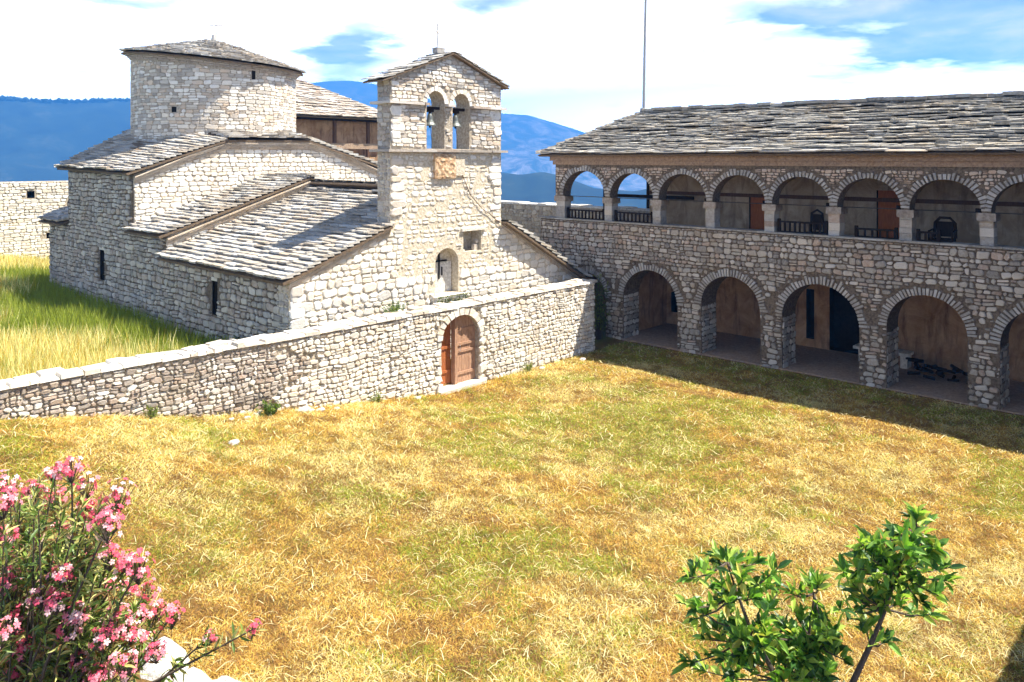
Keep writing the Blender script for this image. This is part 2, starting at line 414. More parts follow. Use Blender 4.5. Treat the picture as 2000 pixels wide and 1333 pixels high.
def slab_roof(mb, c00, c10, c11, c01, seed, rows=None, pitch=0.28, tn='slate_pale', w=(0.3, 0.7), th=(0.045, 0.08), m='slate', under='roof_under', body=0.07, wav=0.03):
    """bilinear roof patch: c00-c10 is the eave, c01-c11 the top; overlapping stone slabs"""
    rng = random.Random(seed); c00, c10, c11, c01 = map(Vector, (c00, c10, c11, c01))
    def S(u, v): return (c00 * (1 - u) + c10 * u) * (1 - v) + (c01 * (1 - u) + c11 * u) * v
    nrm = (c10 - c00).cross(((c01 + c11) - (c00 + c10)) / 2).normalized()
    if nrm.z < 0: nrm = -nrm
    slope = ((c01 + c11) / 2 - (c00 + c10) / 2).length
    rows = rows or max(2, int(slope / pitch)); dv = 1.0 / rows
    b = [c00, c10, c11, c01]; lo = [q - nrm * body for q in b]
    mb.poly([tuple(q) for q in b + lo], [(0, 1, 2, 3), (7, 6, 5, 4), (0, 4, 5, 1), (1, 5, 6, 2), (2, 6, 7, 3), (3, 7, 4, 0)], under)
    for r in range(rows):
        v0 = r * dv - (0.015 / slope); v1 = min(1.0, v0 + dv * 1.55)
        wid = (S(1, v0) - S(0, v0)).length
        if wid < 0.1: continue
        u = -rng.uniform(0, .3) / wid
        while u < 1:
            ww = rng.uniform(*w) / wid; a, e = max(u, -0.02 / wid), min(u + ww, 1 + 0.02 / wid); u += ww
            if (e - a) * wid < 0.07: continue
            t = rng.uniform(*th); lift = rng.uniform(0.0, 0.03) + th[1] * 1.3; jv = rng.uniform(-.22, .14) * dv
            g = 0.006 / wid; q = []
            wv = wav * noise.noise((a * wid * .6, r * .5, seed))
            mid = (a + e) / 2; jm = rng.uniform(-.10, .02) * dv
            for k in (0, 1):
                for (uu, vv, l) in ((a + g, v0 + jv + rng.uniform(-.06, .06) * dv, lift), (mid, v0 + jv + jm, lift), (e - g, v0 + jv + rng.uniform(-.06, .06) * dv, lift + rng.uniform(-.008, .008)), (e - g, v1, 0.012), (a + g, v1, 0.012)):
                    q.append(tuple(S(uu, vv) + nrm * (l + wv + (t if k else 0))))
            mb.poly(q, [(9, 8, 7, 6, 5)[::-1], (0, 1, 6, 5), (1, 2, 7, 6), (2, 3, 8, 7), (4, 0, 5, 9), (0, 4, 3, 2, 1)], m, tone(rng, tn))
def ridge_caps(mb, a, b, seed, wdt=0.42, step=0.38, tn='slate_pale', t=0.06, lift=0.07):
    rng = random.Random(seed); a, b = Vector(a), Vector(b); d = b - a; L = d.length; d.normalize(); s = d.cross(Vector((0, 0, 1))).normalized()
    x = 0
    while x < L:
        l = step * rng.uniform(.8, 1.4); p = a + d * x + Vector((0, 0, lift + rng.uniform(-.01, .02))); e = p + d * min(l + .04, L - x + .05)
        w = wdt / 2 * rng.uniform(.8, 1.15); n = Vector((0, 0, 1)); tl = rng.uniform(-.03, .03)
        q = [p - s * w - n * (.03 + tl), e - s * w - n * (.03 + tl), e + s * w - n * (.03 - tl), p + s * w - n * (.03 - tl)]
        q2 = [z + n * t for z in q]
        mb.poly([tuple(z) for z in q + q2], [(0, 3, 2, 1), (4, 5, 6, 7), (0, 1, 5, 4), (1, 2, 6, 5), (2, 3, 7, 6), (3, 0, 4, 7)], 'slate', tone(rng, tn)); x += l

# ------------------------------------------------------------------ ground
PX = [-30, -10, 0, 3.8, 5.5, 7.5, 10.4, 14, 20.7, 30]
PZ = [3.2, 2.6, 2.2, 1.78, 1.45, .96, .5, .03, -.03, 0]
NX = [-30, -10, 0, 3.8, 5.5, 7.5, 10.4, 14, 30]
NZ = [2.4, 1.5, 1.1, .75, .5, .28, .1, 0, 0]
IX = [-30, -10, 3.8, 8, 10.5, 14, 17, 20, 30]
IZ = [2.4, 1.9, 1.35, 1.05, .95, .5, .3, 0, 0]
def gz(x, y):
    w = np.interp(x, PX, PZ); n = np.interp(x, NX, NZ); i = np.interp(x, IX, IZ)
    t = np.clip((y - 8) / 6.5, 0, 1); t = t * t * (3 - 2 * t)
    c = n * (1 - t) + w * t
    q = np.clip((y - 15.8) / 0.45, 0, 1)
    z = c * (1 - q) + i * q
    z = z + 0.05 * np.sin(x * 0.9 + 1.3 * np.sin(y * 0.5)) * np.sin(y * 0.8) * np.clip((22.0 - x) / 2, 0, 1)
    fall = np.maximum.reduce([np.clip(x - 33, 0, None), np.clip(y - 47.5, 0, None) , np.clip(-12 - x, 0, None), np.clip(-14 - y, 0, None)])
    return z - np.minimum(fall, 40) * 0.45
def make_ground():
    xs = np.linspace(-45, 75, 300); ys = np.concatenate([np.linspace(-45, 15, 130), np.linspace(15.2, 16.8, 12), np.linspace(17.2, 85, 140)])
    X, Y = np.meshgrid(xs, ys); Z = gz(X, Y); ny, nx = X.shape
    v = np.stack([X, Y, Z], -1).reshape(-1, 3)
    idx = np.arange(nx * ny).reshape(ny, nx)
    f = np.stack([idx[:-1, :-1], idx[:-1, 1:], idx[1:, 1:], idx[1:, :-1]], -1).reshape(-1, 4)
    me = bpy.data.meshes.new('ground'); me.from_pydata(v.tolist(), [], f.tolist()); me.polygons.foreach_set('use_smooth', np.ones(len(f), dtype=bool))
    me.materials.append(MATS['dry_grass_ground']); o = bpy.data.objects.new('ground', me); COL.objects.link(o); tag(o, kind='structure')
make_ground()

# ------------------------------------------------------------------ far hills
def make_hills():
    def azp(px): return math.atan((px - 1000) / F)
    ridges = [  # r0, width in, width out, [(px, y)], rockiness
        (1600., 650., 900., [(-3000, 230), (-600, 205), (-100, 190), (0, 192), (90, 198), (180, 197), (270, 194), (380, 215), (520, 290), (640, 380), (760, 480)], 0.0),
        (3000., 1100., 900., [(200, 330), (400, 240), (560, 168), (640, 159), (690, 158), (740, 166), (850, 196), (980, 222), (1030, 225), (1080, 239), (1150, 262), (1230, 290), (1350, 312), (1700, 300), (2200, 280), (4000, 290)], 1.0),
        (950., 450., 450., [(500, 500), (760, 390), (900, 345), (980, 337), (1015, 342), (1060, 336), (1100, 345), (1160, 368), (1240, 374), (1300, 362), (1500, 380), (2100, 350), (4000, 360)], 0.0),
    ]
    na = 900; rs = np.concatenate([np.linspace(70, 400, 12)[:-1], np.geomspace(400, 3950, 170)])
    azs = np.linspace(-math.pi, math.pi, na, endpoint=False)
    verts = []; rock = []
    prof = []
    for (r0, wi, wo, pts, rk) in ridges:
        xs = [azp(p[0]) for p in pts]; tn = [(HZ - p[1]) / F * math.cos(azp(p[0])) for p in pts]
        prof.append(np.interp(azs, xs, tn) * r0 + H)
    for i, a in enumerate(azs):
        sa, ca = math.sin(a + AZ), math.cos(a + AZ)
        for r in rs:
            x, y = r * sa, r * ca
            base = -14 - 150 * min(1, (r - 70) / 1000.)
            nz = noise.fractal((x * .0028, y * .0028, 1.7), 0.9, 2.1, 7)
            rd = 1 - abs(noise.fractal((x * .0019, y * .0019, 5.2), 1.0, 2.0, 5))
            z = base + 12 * nz; rr = 0.0
            for (r0, wi, wo, pts, rk), pr in zip(ridges, prof):
                d = (r - r0) / (wi if r < r0 else wo); wgt = math.exp(-d * d * 1.6) if r >= r0 else max(0, 1 - abs(d)) ** 1.15
                edge = min(1, abs(d) * 2.2)
                h = base + (pr[i] - base) * wgt + (85 * nz * edge + 60 * (rd - .6) * edge) * wgt * (r0 / 4000)
                if h > z: z = h; rr = rk
            verts.append((x, y, z)); rock.append(rr)
    nr = len(rs); idx = np.arange(na * nr).reshape(na, nr); nx = np.roll(idx, -1, axis=0)
    f = np.stack([idx[:, :-1], idx[:, 1:], nx[:, 1:], nx[:, :-1]], -1).reshape(-1, 4)[:, ::-1]
    me = bpy.data.meshes.new('hills'); me.from_pydata(verts, [], f.tolist()); me.polygons.foreach_set('use_smooth', np.ones(len(f), dtype=bool))
    me.materials.append(MATS['forest'])
    at = me.color_attributes.new('col', 'FLOAT_COLOR', 'POINT'); c = np.ones((len(verts), 4), dtype=np.float32)
    va = np.array(verts); low = np.clip(1 - (va[:, 2] + 60) / 330, 0, 1)   # rock and screes low on the far mountain
    for k in range(3): c[:, k] = np.array(rock) * (0.15 + 0.85 * low)
    at.data.foreach_set('color', c.ravel())
    o = bpy.data.objects.new('hills', me); COL.objects.link(o); tag(o, kind='structure')
    # tree line standing on the near left ridge
    rng = random.Random(5); mb = MB()
    for k in range(520):
        p = rng.uniform(-350, 560); a = azp(p); r = 1600 + rng.uniform(-12, 12)
        tn = np.interp(a, [azp(q[0]) for q in ridges[0][3]], [(HZ - q[1]) / F * math.cos(azp(q[0])) for q in ridges[0][3]])
        z = tn * 1600 + H - 4; x, y = r * math.sin(a + AZ), r * math.cos(a + AZ); s = rng.uniform(3, 7) * (1.4 if rng.random() < .1 else 1); hh = rng.uniform(5, 10)
        ring = [(x + s * rng.uniform(.7, 1.1) * math.cos(t), y + s * math.sin(t), z + hh * .55 * rng.uniform(.6, 1.1)) for t in np.linspace(0, 2 * math.pi, 7)[:-1]]
        mb.poly(ring + [(x, y, z + hh), (x, y, z - 5)], [(i, (i + 1) % 6, 6) for i in range(6)] + [((i + 1) % 6, i, 7) for i in range(6)], 'forest', (0, 0, 0))
    tag(mb.build('ridge_trees'), 'far line of dark trees along the crest of the blue ridge', 'trees', kind='stuff')
make_hills()

# ------------------------------------------------------------------ haze
def make_haze():
    mb = MB(); mb.box((-4100, -4100, -230), (4100, 4100, 430), 'void'); o = mb.build('haze'); tag(o, kind='stuff')
    m = bpy.data.materials.new('air'); m.use_nodes = True; t = m.node_tree; t.nodes.clear(); T = NT(t)
    v = T.n('ShaderNodeVolumePrincipled', i_Color=(0.07, 0.34, 1.0), i_Density=0.00050, i_Anisotropy=0.0)
    out = T.n('ShaderNodeOutputMaterial'); t.links.new(v.outputs[0], out.inputs['Volume'])
    o.data.materials.clear(); o.data.materials.append(m)
make_haze()

# ------------------------------------------------------------------ frames of reference
def PY(Y0):   # wall facing -Y at Y0: u = X, v = Z
    return lambda u, v, w: (u, Y0 - w, v)
def PXm(X0):  # wall facing -X at X0: u = -Y so that u runs left to right seen from outside
    return lambda u, v, w: (X0 - w, -u, v)
def PXp(X0): return lambda u, v, w: (X0 + w, u, v)
def PYp(Y0): return lambda u, v, w: (-u, Y0 + w, v)

# ------------------------------------------------------------------ church
def make_church():
    ch = empty('church', 'old stone church with round drum, stepped slab roofs and twin bell gable', 'church', loc=(15.2, 25, 1))
    ch_inv = Vector(ch.location)
    def part(mb, name, parent=ch, smooth=False):
        o = mb.build(name, None, smooth); o.parent = parent
        # keep world coordinates under the parent
        base = parent
        off = Vector((0, 0, 0))
        while base is not None: off += Vector(base.location); base = base.parent
        o.location = -off
        return o
    AX = 15.2
    # facade wall with niche and broken window
    topF = [(10.24, 3.28), (13.33, 4.40), (13.331, 6.5), (17.66, 6.5), (17.661, 4.32), (21.6, 2.15)]
    niche = (14.95, 15.85, 2.35, 3.25, 0.42, 0.32); hole = (16.05, 16.8, 3.5, 4.12, 0, 0.45)
    mb = MB(); P = PY(17.0)
    strip_wall(mb, P, 10.24, 21.6, 0.57, -0.3, topF, [niche, hole], m='render_lime')
    ins = inside_wall(topF, [niche, hole], ring=0.1)
    masonry(mb, P, 10.26, 21.58, 0.2, 4.6, lambda u, v: ins(u, v) and (u < 13.8 or u > 17.2 or v < 3.0), 11, (0.14, 0.26), (0.18, 0.46), 0.035, 'lime', gap=0.012)
    masonry(mb, P, 13.36, 17.64, 3.0, 6.45, lambda u, v: ins(u, v) and not (v < 4.6 and (u < 13.8 or u > 17.2)), 12, (0.10, 0.20), (0.10, 0.36), 0.018, 'lime', gap=0.022, skip=0.22, m='stone')
    for (xq, sg, zt_) in ((10.235, 1, 3.2), (13.33, 1, 8.4), (17.66, -1, 8.4)):
        rq = random.Random(int(xq * 10)); z = .2 if xq < 12 else 4.7
        while z < zt_ - .1:
            hq = rq.uniform(.16, .30); wq = rq.uniform(.25, .6); e = min(z + hq, zt_)
            if abs(z - 6.48) > .2 and abs(z - 7.8) > .2: stone_block(mb, P, rq, min(xq, xq + sg * wq), max(xq, xq + sg * wq), z, e, .045, tone(rq, 'lime'), 'stone', .008, .0)
            z = e
    # broken edge stones round the hole
    rng = random.Random(4)
    for (a, b, c, d) in [(16.52, 16.82, 3.48, 3.74), (16.62, 16.80, 3.72, 3.86), (16.05, 16.2, 3.5, 3.58)]:
        stone_block(mb, lambda u, v, w: (u, 17.18 - w, v), rng, a, b, c, d, 0.12, (0.5, 0.44, 0.36), 'stone')
    part(mb, 'facade_wall')
    mb = MB(); mb.box((15.95, 16.93, 4.12), (16.95, 17.2, 4.20), 'coping'); part(mb, 'window_lintel')
    # niche: white back panel, sill, small cross
    mb = MB()
    mb.box((14.98, 17.285, 2.36), (15.82, 17.315, 3.24), 'whitewash'); nb = part(mb, 'niche_panel')
    mb = MB(); mb.box((15.30, 17.25, 2.75), (15.345, 17.28, 3.58), 'void'); mb.box((15.1, 17.25, 3.26), (15.62, 17.28, 3.30), 'void'); mb.box((15.42, 17.25, 2.85), (15.45, 17.28, 3.1), 'void'); part(mb, 'niche_cross', nb)
    mb = MB(); rng = random.Random(8)
    mb.box((14.78, 16.72, 2.10), (15.98, 17.0, 2.33), 'coping'); part(mb, 'niche_sill')
    mb = MB()
    for k in range(900):
        x = rng.uniform(14.76, 16.0); z = rng.uniform(2.0, 2.28) if rng.random() < .85 else 2.33; y = 16.70 + (rng.uniform(0, .06))
        c = (rng.uniform(.05, .12), rng.uniform(.07, .13), .02); s = .035
        mb.face([(x, y, z), (x + s, y - s * rng.random(), z + s * rng.uniform(-1, 1)), (x + rng.uniform(-s, s), y - s, z - s)], 'leaf', c)
    part(mb, 'moss')
    # bell gable upper part with two arches
    topB = [(13.33, 8.45), (15.55, 9.35), (17.66, 8.55)]
    ops = [(14.62, 15.30, 6.56, 7.86, .36, None), (15.62, 16.30, 6.56, 7.84, .36, None)]
    mb = MB()
    strip_wall(mb, P, 13.33, 17.66, 0.57, 6.5, topB, ops, m='mortar_light')
    ins2 = inside_wall(topB, ops, ring=0.14)
    masonry(mb, P, 13.35, 17.64, 6.6, 9.3, ins2, 21, (0.07, 0.16), (0.14, 0.42), 0.035, 'lime_mix', gap=0.008)
    for q, o in enumerate(ops): voussoirs(mb, P, (o[0] + o[1]) / 2, o[3], (o[1] - o[0]) / 2, o[4], 0.14, 9, 30 + q, 'lime', depth=0.03)
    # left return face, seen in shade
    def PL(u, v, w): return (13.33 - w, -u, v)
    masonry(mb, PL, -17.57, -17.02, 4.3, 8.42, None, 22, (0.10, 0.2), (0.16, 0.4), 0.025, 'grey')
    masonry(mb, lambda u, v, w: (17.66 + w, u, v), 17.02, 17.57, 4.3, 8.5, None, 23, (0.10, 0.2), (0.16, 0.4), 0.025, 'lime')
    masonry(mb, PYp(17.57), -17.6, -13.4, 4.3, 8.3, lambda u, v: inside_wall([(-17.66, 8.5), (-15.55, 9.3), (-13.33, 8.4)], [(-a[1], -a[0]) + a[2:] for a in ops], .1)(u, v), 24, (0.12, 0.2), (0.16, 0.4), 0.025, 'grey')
    part(mb, 'bell_gable')
    for (z, a, b) in ((6.46, 13.15, 17.80), (7.78, 13.18, 14.60), (7.78, 15.32, 15.60), (7.78, 16.32, 17.76)):
        mb = MB(); rng = random.Random(int(z * 10 + a)); x = a
        while x < b - .01:
            e = min(x + rng.uniform(.5, .9), b)
            if b - e < .15: e = b
            mb.box((x + .001, 16.84 + rng.uniform(-.02, .02), z), (e - .001, 17.72 + rng.uniform(-.01, .01), z + .07), 'slate', tone(rng, 'slate_mid')); x = e
        part(mb, 'string_course')
    mb = MB()
    slab_roof(mb, (12.95, 17.74, 8.38), (12.95, 16.84, 8.38), (15.55, 16.84, 9.36), (15.55, 17.74, 9.36), 41, pitch=.3, body=.04, th=(.02, .035))
    slab_roof(mb, (17.88, 16.84, 8.48), (17.88, 17.74, 8.48), (15.55, 17.74, 9.36), (15.55, 16.84, 9.36), 42, pitch=.3, body=.04, th=(.02, .035))
    part(mb, 'bell_gable_roof')
    mb = MB(); mb.box((15.2, 17.2, 9.36), (15.5, 17.42, 9.52), 'slate', (.2, .2, .2)); fb = part(mb, 'cross_base')
    mb = MB(); mb.tube([(15.32, 17.32, 9.55), (15.32, 17.32, 10.25)], .018, 'iron_pale'); mb.tube([(15.12, 17.17, 9.98), (15.52, 17.47, 9.98)], .018, 'iron_pale'); part(mb, 'cross', fb)
    # carved plaque under the bells
    mb = MB(); mb.box((14.86, 16.9, 5.70), (15.66, 16.99, 6.42), 'plaque_stone'); pl = part(mb, 'plaque')
    mb = MB(); mb.box((15.66, 16.93, 5.78), (16.05, 16.99, 6.42), 'render_lime'); part(mb, 'plaque_patch')
    # weathered relief: one continuous carved sheet on the face of the slab
    mb = MB(); nx_, nz_ = 24, 22; V = []
    for j in range(nz_ + 1):
        for i in range(nx_ + 1):
            x = 14.88 + .76 * i / nx_; z = 5.72 + .68 * j / nz_; e = 0 if i in (0, nx_) or j in (0, nz_) else 1
            V.append((x, 16.898 - e * (.004 + .035 * max(0, noise.noise((x * 11, z * 11, 2.0)) + .15)), z))
    mb.poly(V, [(j * (nx_ + 1) + i, j * (nx_ + 1) + i + 1, (j + 1) * (nx_ + 1) + i + 1, (j + 1) * (nx_ + 1) + i) for j in range(nz_) for i in range(nx_)], 'plaque_stone')
    part(mb, 'carving', pl)
    mb = MB(); mb.tube([(15.68, 16.965, 6.4), (15.8, 16.955, 6.1), (16.0, 16.96, 5.75), (16.3, 16.965, 5.2), (16.8, 16.955, 4.75), (17.1, 16.96, 4.6), (17.45, 16.95, 4.35), (17.9, 16.93, 4.1)], .012, 'wood_brown', 4); part(mb, 'wall_crack')  # thin brown tube standing for the crack running down from the plaque

    # long side wall (faces -X) with two slit windows, bays rising backwards
    mb = MB(); PS = PXm(10.24)
    tops = [(-34.7, 3.85), (-32.6, 3.85), (-32.599, 5.9), (-26.5, 5.9), (-26.499, 3.9), (-24.0, 3.9), (-23.999, 3.3), (-17.0, 3.3)]
    sl = [(-20.98, -20.68, 1.95, 2.9, 0, .35), (-29.35, -28.95, 2.05, 3.1, 0, .35)]
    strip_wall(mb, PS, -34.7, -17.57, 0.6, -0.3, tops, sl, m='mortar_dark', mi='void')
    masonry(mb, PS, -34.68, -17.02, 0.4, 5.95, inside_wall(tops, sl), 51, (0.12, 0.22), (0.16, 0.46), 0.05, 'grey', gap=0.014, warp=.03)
    # annex end return + back walls
    strip_wall(mb, PYp(34.7), -20.2, -10.24, 0.6, -0.3, [(-20.2, 3.85), (-10.24, 3.85)], [], m='mortar_light')
    strip_wall(mb, PXp(20.2), 17.6, 34.6, 0.6, -0.3, [(17.6, 3.3), (26.5, 3.9), (26.51, 5.9), (32.6, 5.9), (32.61, 3.8), (34.6, 3.8)], [], m='mortar_light')
    strip_wall(mb, PXp(21.6), 17.57, 24.0, 0.5, -0.3, [(17.57, 2.15), (24, 2.15)], [], m='mortar_light')
    part(mb, 'side_wall')
    for i, (a, b, s, t) in enumerate([(-20.98, -20.68, 1.95, 2.9), (-29.35, -28.95, 2.05, 3.1)]):
        mb = MB(); mb.box((10.21, -b - .02, t + .0), (10.4, -a + .02, t + .10), 'coping')
        mb.box((10.3, -b + .001, s + .001), (10.35, -a - .001, t - .001), 'void'); part(mb, 'window')
    # gable steps: wall above nave roof at Y=24, transept front at Y=26.5
    def eave_courses(mb, pts, Y0, seed, n=3, out=.06):
        rng = random.Random(seed)
        for k in range(n):
            for (a, b) in zip(pts, pts[1:]):
                L = math.hypot(b[0] - a[0], b[1] - a[1]); s = 0
                while s < L:
                    l = rng.uniform(.25, .6); e = min(L, s + l); t0, t1 = s / L, e / L; s = e
                    x0, z0 = a[0] + (b[0] - a[0]) * t0, a[1] + (b[1] - a[1]) * t0; x1, z1 = a[0] + (b[0] - a[0]) * t1, a[1] + (b[1] - a[1]) * t1
                    dz = -.05 - .055 * k; o = out * (n - k) / n + rng.uniform(0, .02)
                    v = [(x0, Y0 - o, z0 + dz - .045), (x1, Y0 - o, z1 + dz - .045), (x1, Y0 + .1, z1 + dz - .045), (x0, Y0 + .1, z0 + dz - .045)]
                    v += [(p[0], p[1], p[2] + .042) for p in v]
                    mb.poly(v, [(0, 3, 2, 1), (4, 5, 6, 7), (0, 1, 5, 4), (1, 2, 6, 5), (2, 3, 7, 6), (3, 0, 4, 7)], 'stone_weathered', jit(rng, (0.46, 0.37, 0.27), .3))
    mb = MB()
    topT = [(10.24, 5.75), (12.0, 6.45), (13.4, 6.9), (16.75, 6.95), (18.3, 6.55), (20.2, 5.8)]
    strip_wall(mb, PY(26.47), 10.27, 20.17, 0.6, 3.0, topT, [], m='mortar_light')
    insT = inside_wall(topT, [])
    masonry(mb, PY(26.47), 10.26, 20.18, 3.9, 6.9, insT, 61, (0.13, 0.22), (0.2, 0.45), 0.03, 'lime', gap=0.010)
    eave_courses(mb, topT, 26.47, 62, 5, .16)
    part(mb, 'transept_wall')
    mb = MB(); strip_wall(mb, PYp(32.6), -20.17, -10.27, 0.6, 3.0, [(-20.2, 5.8), (-16.75, 6.9), (-13.4, 6.9), (-10.24, 5.75)], [], m='mortar_light')
    part(mb, 'rear_transept_wall')
    mb = MB()
    topN = [(10.24, 3.9), (15.2, 5.55), (20.2, 3.9)]
    strip_wall(mb, PY(23.97), 10.27, 20.17, 0.5, 3.0, topN, [], m='mortar_light')
    masonry(mb, PY(23.97), 10.26, 20.1, 3.2, 5.5, inside_wall(topN, []), 63, (0.10, 0.16), (0.2, 0.45), 0.03, 'lime_mix')
    eave_courses(mb, topN, 23.97, 64, 4, .12)
    part(mb, 'nave_gable')
    # facade verge
    mb = MB(); eave_courses(mb, [(10.2, 3.33), (13.3, 4.46)], 17.0, 65, 4, .08); part(mb, 'verge_course')
    mb = MB(); eave_courses(mb, [(17.7, 4.36), (21.65, 2.18)], 17.0, 66, 4, .10); part(mb, 'verge_course')
    # roofs
    mb = MB()
    eL = 9.98; rz = 5.13
    slab_roof(mb, (eL, 24.05, 3.28), (eL, 17.6, 3.28), (AX, 17.6, rz), (AX, 24.05, rz), 71, rows=26, w=(.22, .7), th=(.04, .07))
    slab_roof(mb, (eL, 17.6, 3.28), (eL, 16.86, 3.28), (13.3, 16.86, 4.458), (13.3, 17.6, 4.458), 710, rows=17, w=(.3, .8), th=(.04, .07))
    slab_roof(mb, (21.85, 17.6, 2.05), (21.85, 24.05, 2.05), (AX, 24.05, rz + .35), (AX, 17.6, rz + .35), 72, pitch=.3)
    slab_roof(mb, (21.85, 16.72, 2.05), (21.85, 17.6, 2.05), (17.69, 17.6, 4.32), (17.69, 16.72, 4.32), 720, pitch=.3, w=(.5, .9))
    ridge_caps(mb, (AX, 17.55, rz + .03), (AX, 24.05, rz + .06), 73)
    part(mb, 'narthex_roof')
    mb = MB()
    slab_roof(mb, (eL, 26.55, 3.93), (eL, 23.86, 3.93), (AX, 23.86, 5.62), (AX, 26.55, 5.62), 74, rows=24, th=(.04, .07), w=(.22, .6))
    slab_roof(mb, (20.45, 23.86, 3.93), (20.45, 26.55, 3.93), (AX, 26.55, 5.62), (AX, 23.86, 5.62), 75, rows=18, th=(.05, .08))
    ridge_caps(mb, (AX, 23.8, 5.65), (AX, 26.5, 5.65), 76)
    part(mb, 'nave_roof')
    mb = MB()
    slab_roof(mb, (9.95, 32.95, 5.93), (9.95, 26.28, 5.80), (13.4, 26.28, 6.95), (12.6, 31.6, 7.55), 77, rows=18, th=(.04, .07), w=(.22, .7))
    slab_roof(mb, (13.4, 26.28, 6.93), (16.75, 26.28, 6.97), (16.6, 28.2, 7.35), (13.3, 28.2, 7.35), 78, rows=6, th=(.05, .08))
    slab_roof(mb, (20.5, 26.28, 5.85), (20.5, 32.95, 5.9), (17.8, 31.6, 7.5), (16.75, 26.28, 6.97), 79, rows=14, th=(.05, .08))
    slab_roof(mb, (20.5, 32.95, 5.9), (9.95, 32.95, 5.9), (12.6, 31.6, 7.55), (17.8, 31.6, 7.5), 80, rows=7, th=(.05, .08))
    slab_roof(mb, (13.3, 28.2, 7.33), (16.6, 28.2, 7.33), (17.8, 31.6, 7.5), (12.6, 31.6, 7.5), 86, rows=6)
    part(mb, 'transept_roof')
    mb = MB()
    slab_roof(mb, (9.9, 35.0, 3.82), (9.9, 32.55, 3.82), (12.0, 32.55, 4.6), (12.0, 35.0, 4.6), 81, rows=7)
    slab_roof(mb, (12.0, 35.0, 4.6), (12.0, 32.55, 4.6), (20.4, 32.55, 4.7), (20.4, 35.0, 4.3), 82, rows=12)
    part(mb, 'annex_roof')
    # drum: round wall
    cx, cy, rd = 14.95, 30.3, 3.08
    zt = lambda x, y: 10.06 - 0.05 * (x - cx) + 0.09 * (y - cy)
    mb = MB(); N = 48
    win = 4.66
    for k in range(N):
        a, b = 2 * math.pi * k / N, 2 * math.pi * (k + 1) / N
        pa = (cx + rd * math.cos(a), cy + rd * math.sin(a)); pb = (cx + rd * math.cos(b), cy + rd * math.sin(b))
        mb.face([(*pa, 6.3), (*pb, 6.3), (*pb, zt(*pb)), (*pa, zt(*pa))], 'mortar_light')
    def PD(u, v, w): a = u / rd; return (cx + (rd + w) * math.cos(a), cy + (rd + w) * math.sin(a), v)
    # window slot and putlog hole positions on the drum (angle)
    aw = math.atan2(-math.sin(R(91)), math.cos(R(91))) % (2 * math.pi)
    ah = math.atan2(-math.sin(R(144)), math.cos(R(144))) % (2 * math.pi)
    def insD(u, v):
        a = u / rd
        if abs(a - aw) * rd < .10 and v > 9.15: return False
        if abs(a - ah) * rd < .12 and 7.95 < v < 8.2: return False
        return v < zt(cx + rd * math.cos(a), cy + rd * math.sin(a)) - .22
    masonry(mb, PD, 0, 2 * math.pi * rd, 6.9, 10.2, insD, 91, (0.09, 0.17), (0.18, 0.42), 0.025, 'lime_mix', gap=0.008)
    part(mb, 'drum_wall')
    mb = MB()
    for zo, o in ((-.20, .07), (-.13, .15), (-.06, .24)):
        rng = random.Random(int(-zo * 100)); a = 0
        while a < 2 * math.pi:
            st = rng.uniform(.09, .19); b = min(a + st, 2 * math.pi); v = []
            for zz in (0, .055):
                for (t, r_) in ((a + .004, rd - .05), (b - .004, rd - .05), (b - .004, rd + o), (a + .004, rd + o)):
                    x = cx + r_ * math.cos(t); y = cy + r_ * math.sin(t); v.append((x, y, zt(x, y) + zo + zz))
            mb.poly(v, [(0, 1, 2, 3), (7, 6, 5, 4), (2, 6, 7, 3), (1, 5, 6, 2), (0, 3, 7, 4), (0, 4, 5, 1)], 'stone', jit(rng, (0.36, 0.30, 0.24), .2)); a = b
    part(mb, 'drum_cornice')
    for (an, z0, z1, hw) in ((aw, 9.2, 9.85, .07), (ah, 7.97, 8.17, .09)):
        mb = MB()
        q = [PD(an * rd - hw, z0, .004), PD(an * rd + hw, z0, .004), PD(an * rd + hw, z1, .004), PD(an * rd - hw, z1, .004)]
        q2 = [PD(an * rd - hw, z0, -.2), PD(an * rd + hw, z0, -.2), PD(an * rd + hw, z1, -.2), PD(an * rd - hw, z1, -.2)]
        mb.poly(q + q2, [(0, 1, 2, 3), (4, 7, 6, 5), (0, 4, 5, 1), (3, 2, 6, 7), (0, 3, 7, 4), (1, 5, 6, 2)], 'void')
        part(mb, 'drum_window')
    mb = MB(); K = 16; re = rd + .36
    apex = Vector((cx - .1, cy, 10.98))
    for k in range(K):
        a, b = 2 * math.pi * k / K, 2 * math.pi * (k + 1) / K
        e0 = Vector((cx + re * math.cos(a), cy + re * math.sin(a), 0)); e1 = Vector((cx + re * math.cos(b), cy + re * math.sin(b), 0))
        e0.z = zt(e0.x, e0.y) + .02; e1.z = zt(e1.x, e1.y) + .02
        slab_roof(mb, e0, e1, apex.lerp(e1, .03), apex.lerp(e0, .03), 100 + k, rows=13, th=(.035, .06), w=(.3, .6), body=.06)
    part(mb, 'drum_roof')
    mb = MB(); mb.tube([(cx - .1, cy, 10.9), (cx - .1, cy, 11.25)], [.13, .07], 'slate', 8, (.3, .3, .3)); db = part(mb, 'cross_base')
    mb = MB(); mb.tube([(cx, cy, 11.1), (cx, cy, 12.0)], .02, 'iron_pale'); mb.tube([(cx - .2, cy + .18, 11.65), (cx + .2, cy - .18, 11.65)], .02, 'iron_pale'); part(mb, 'cross', db)
    return ch
make_church()

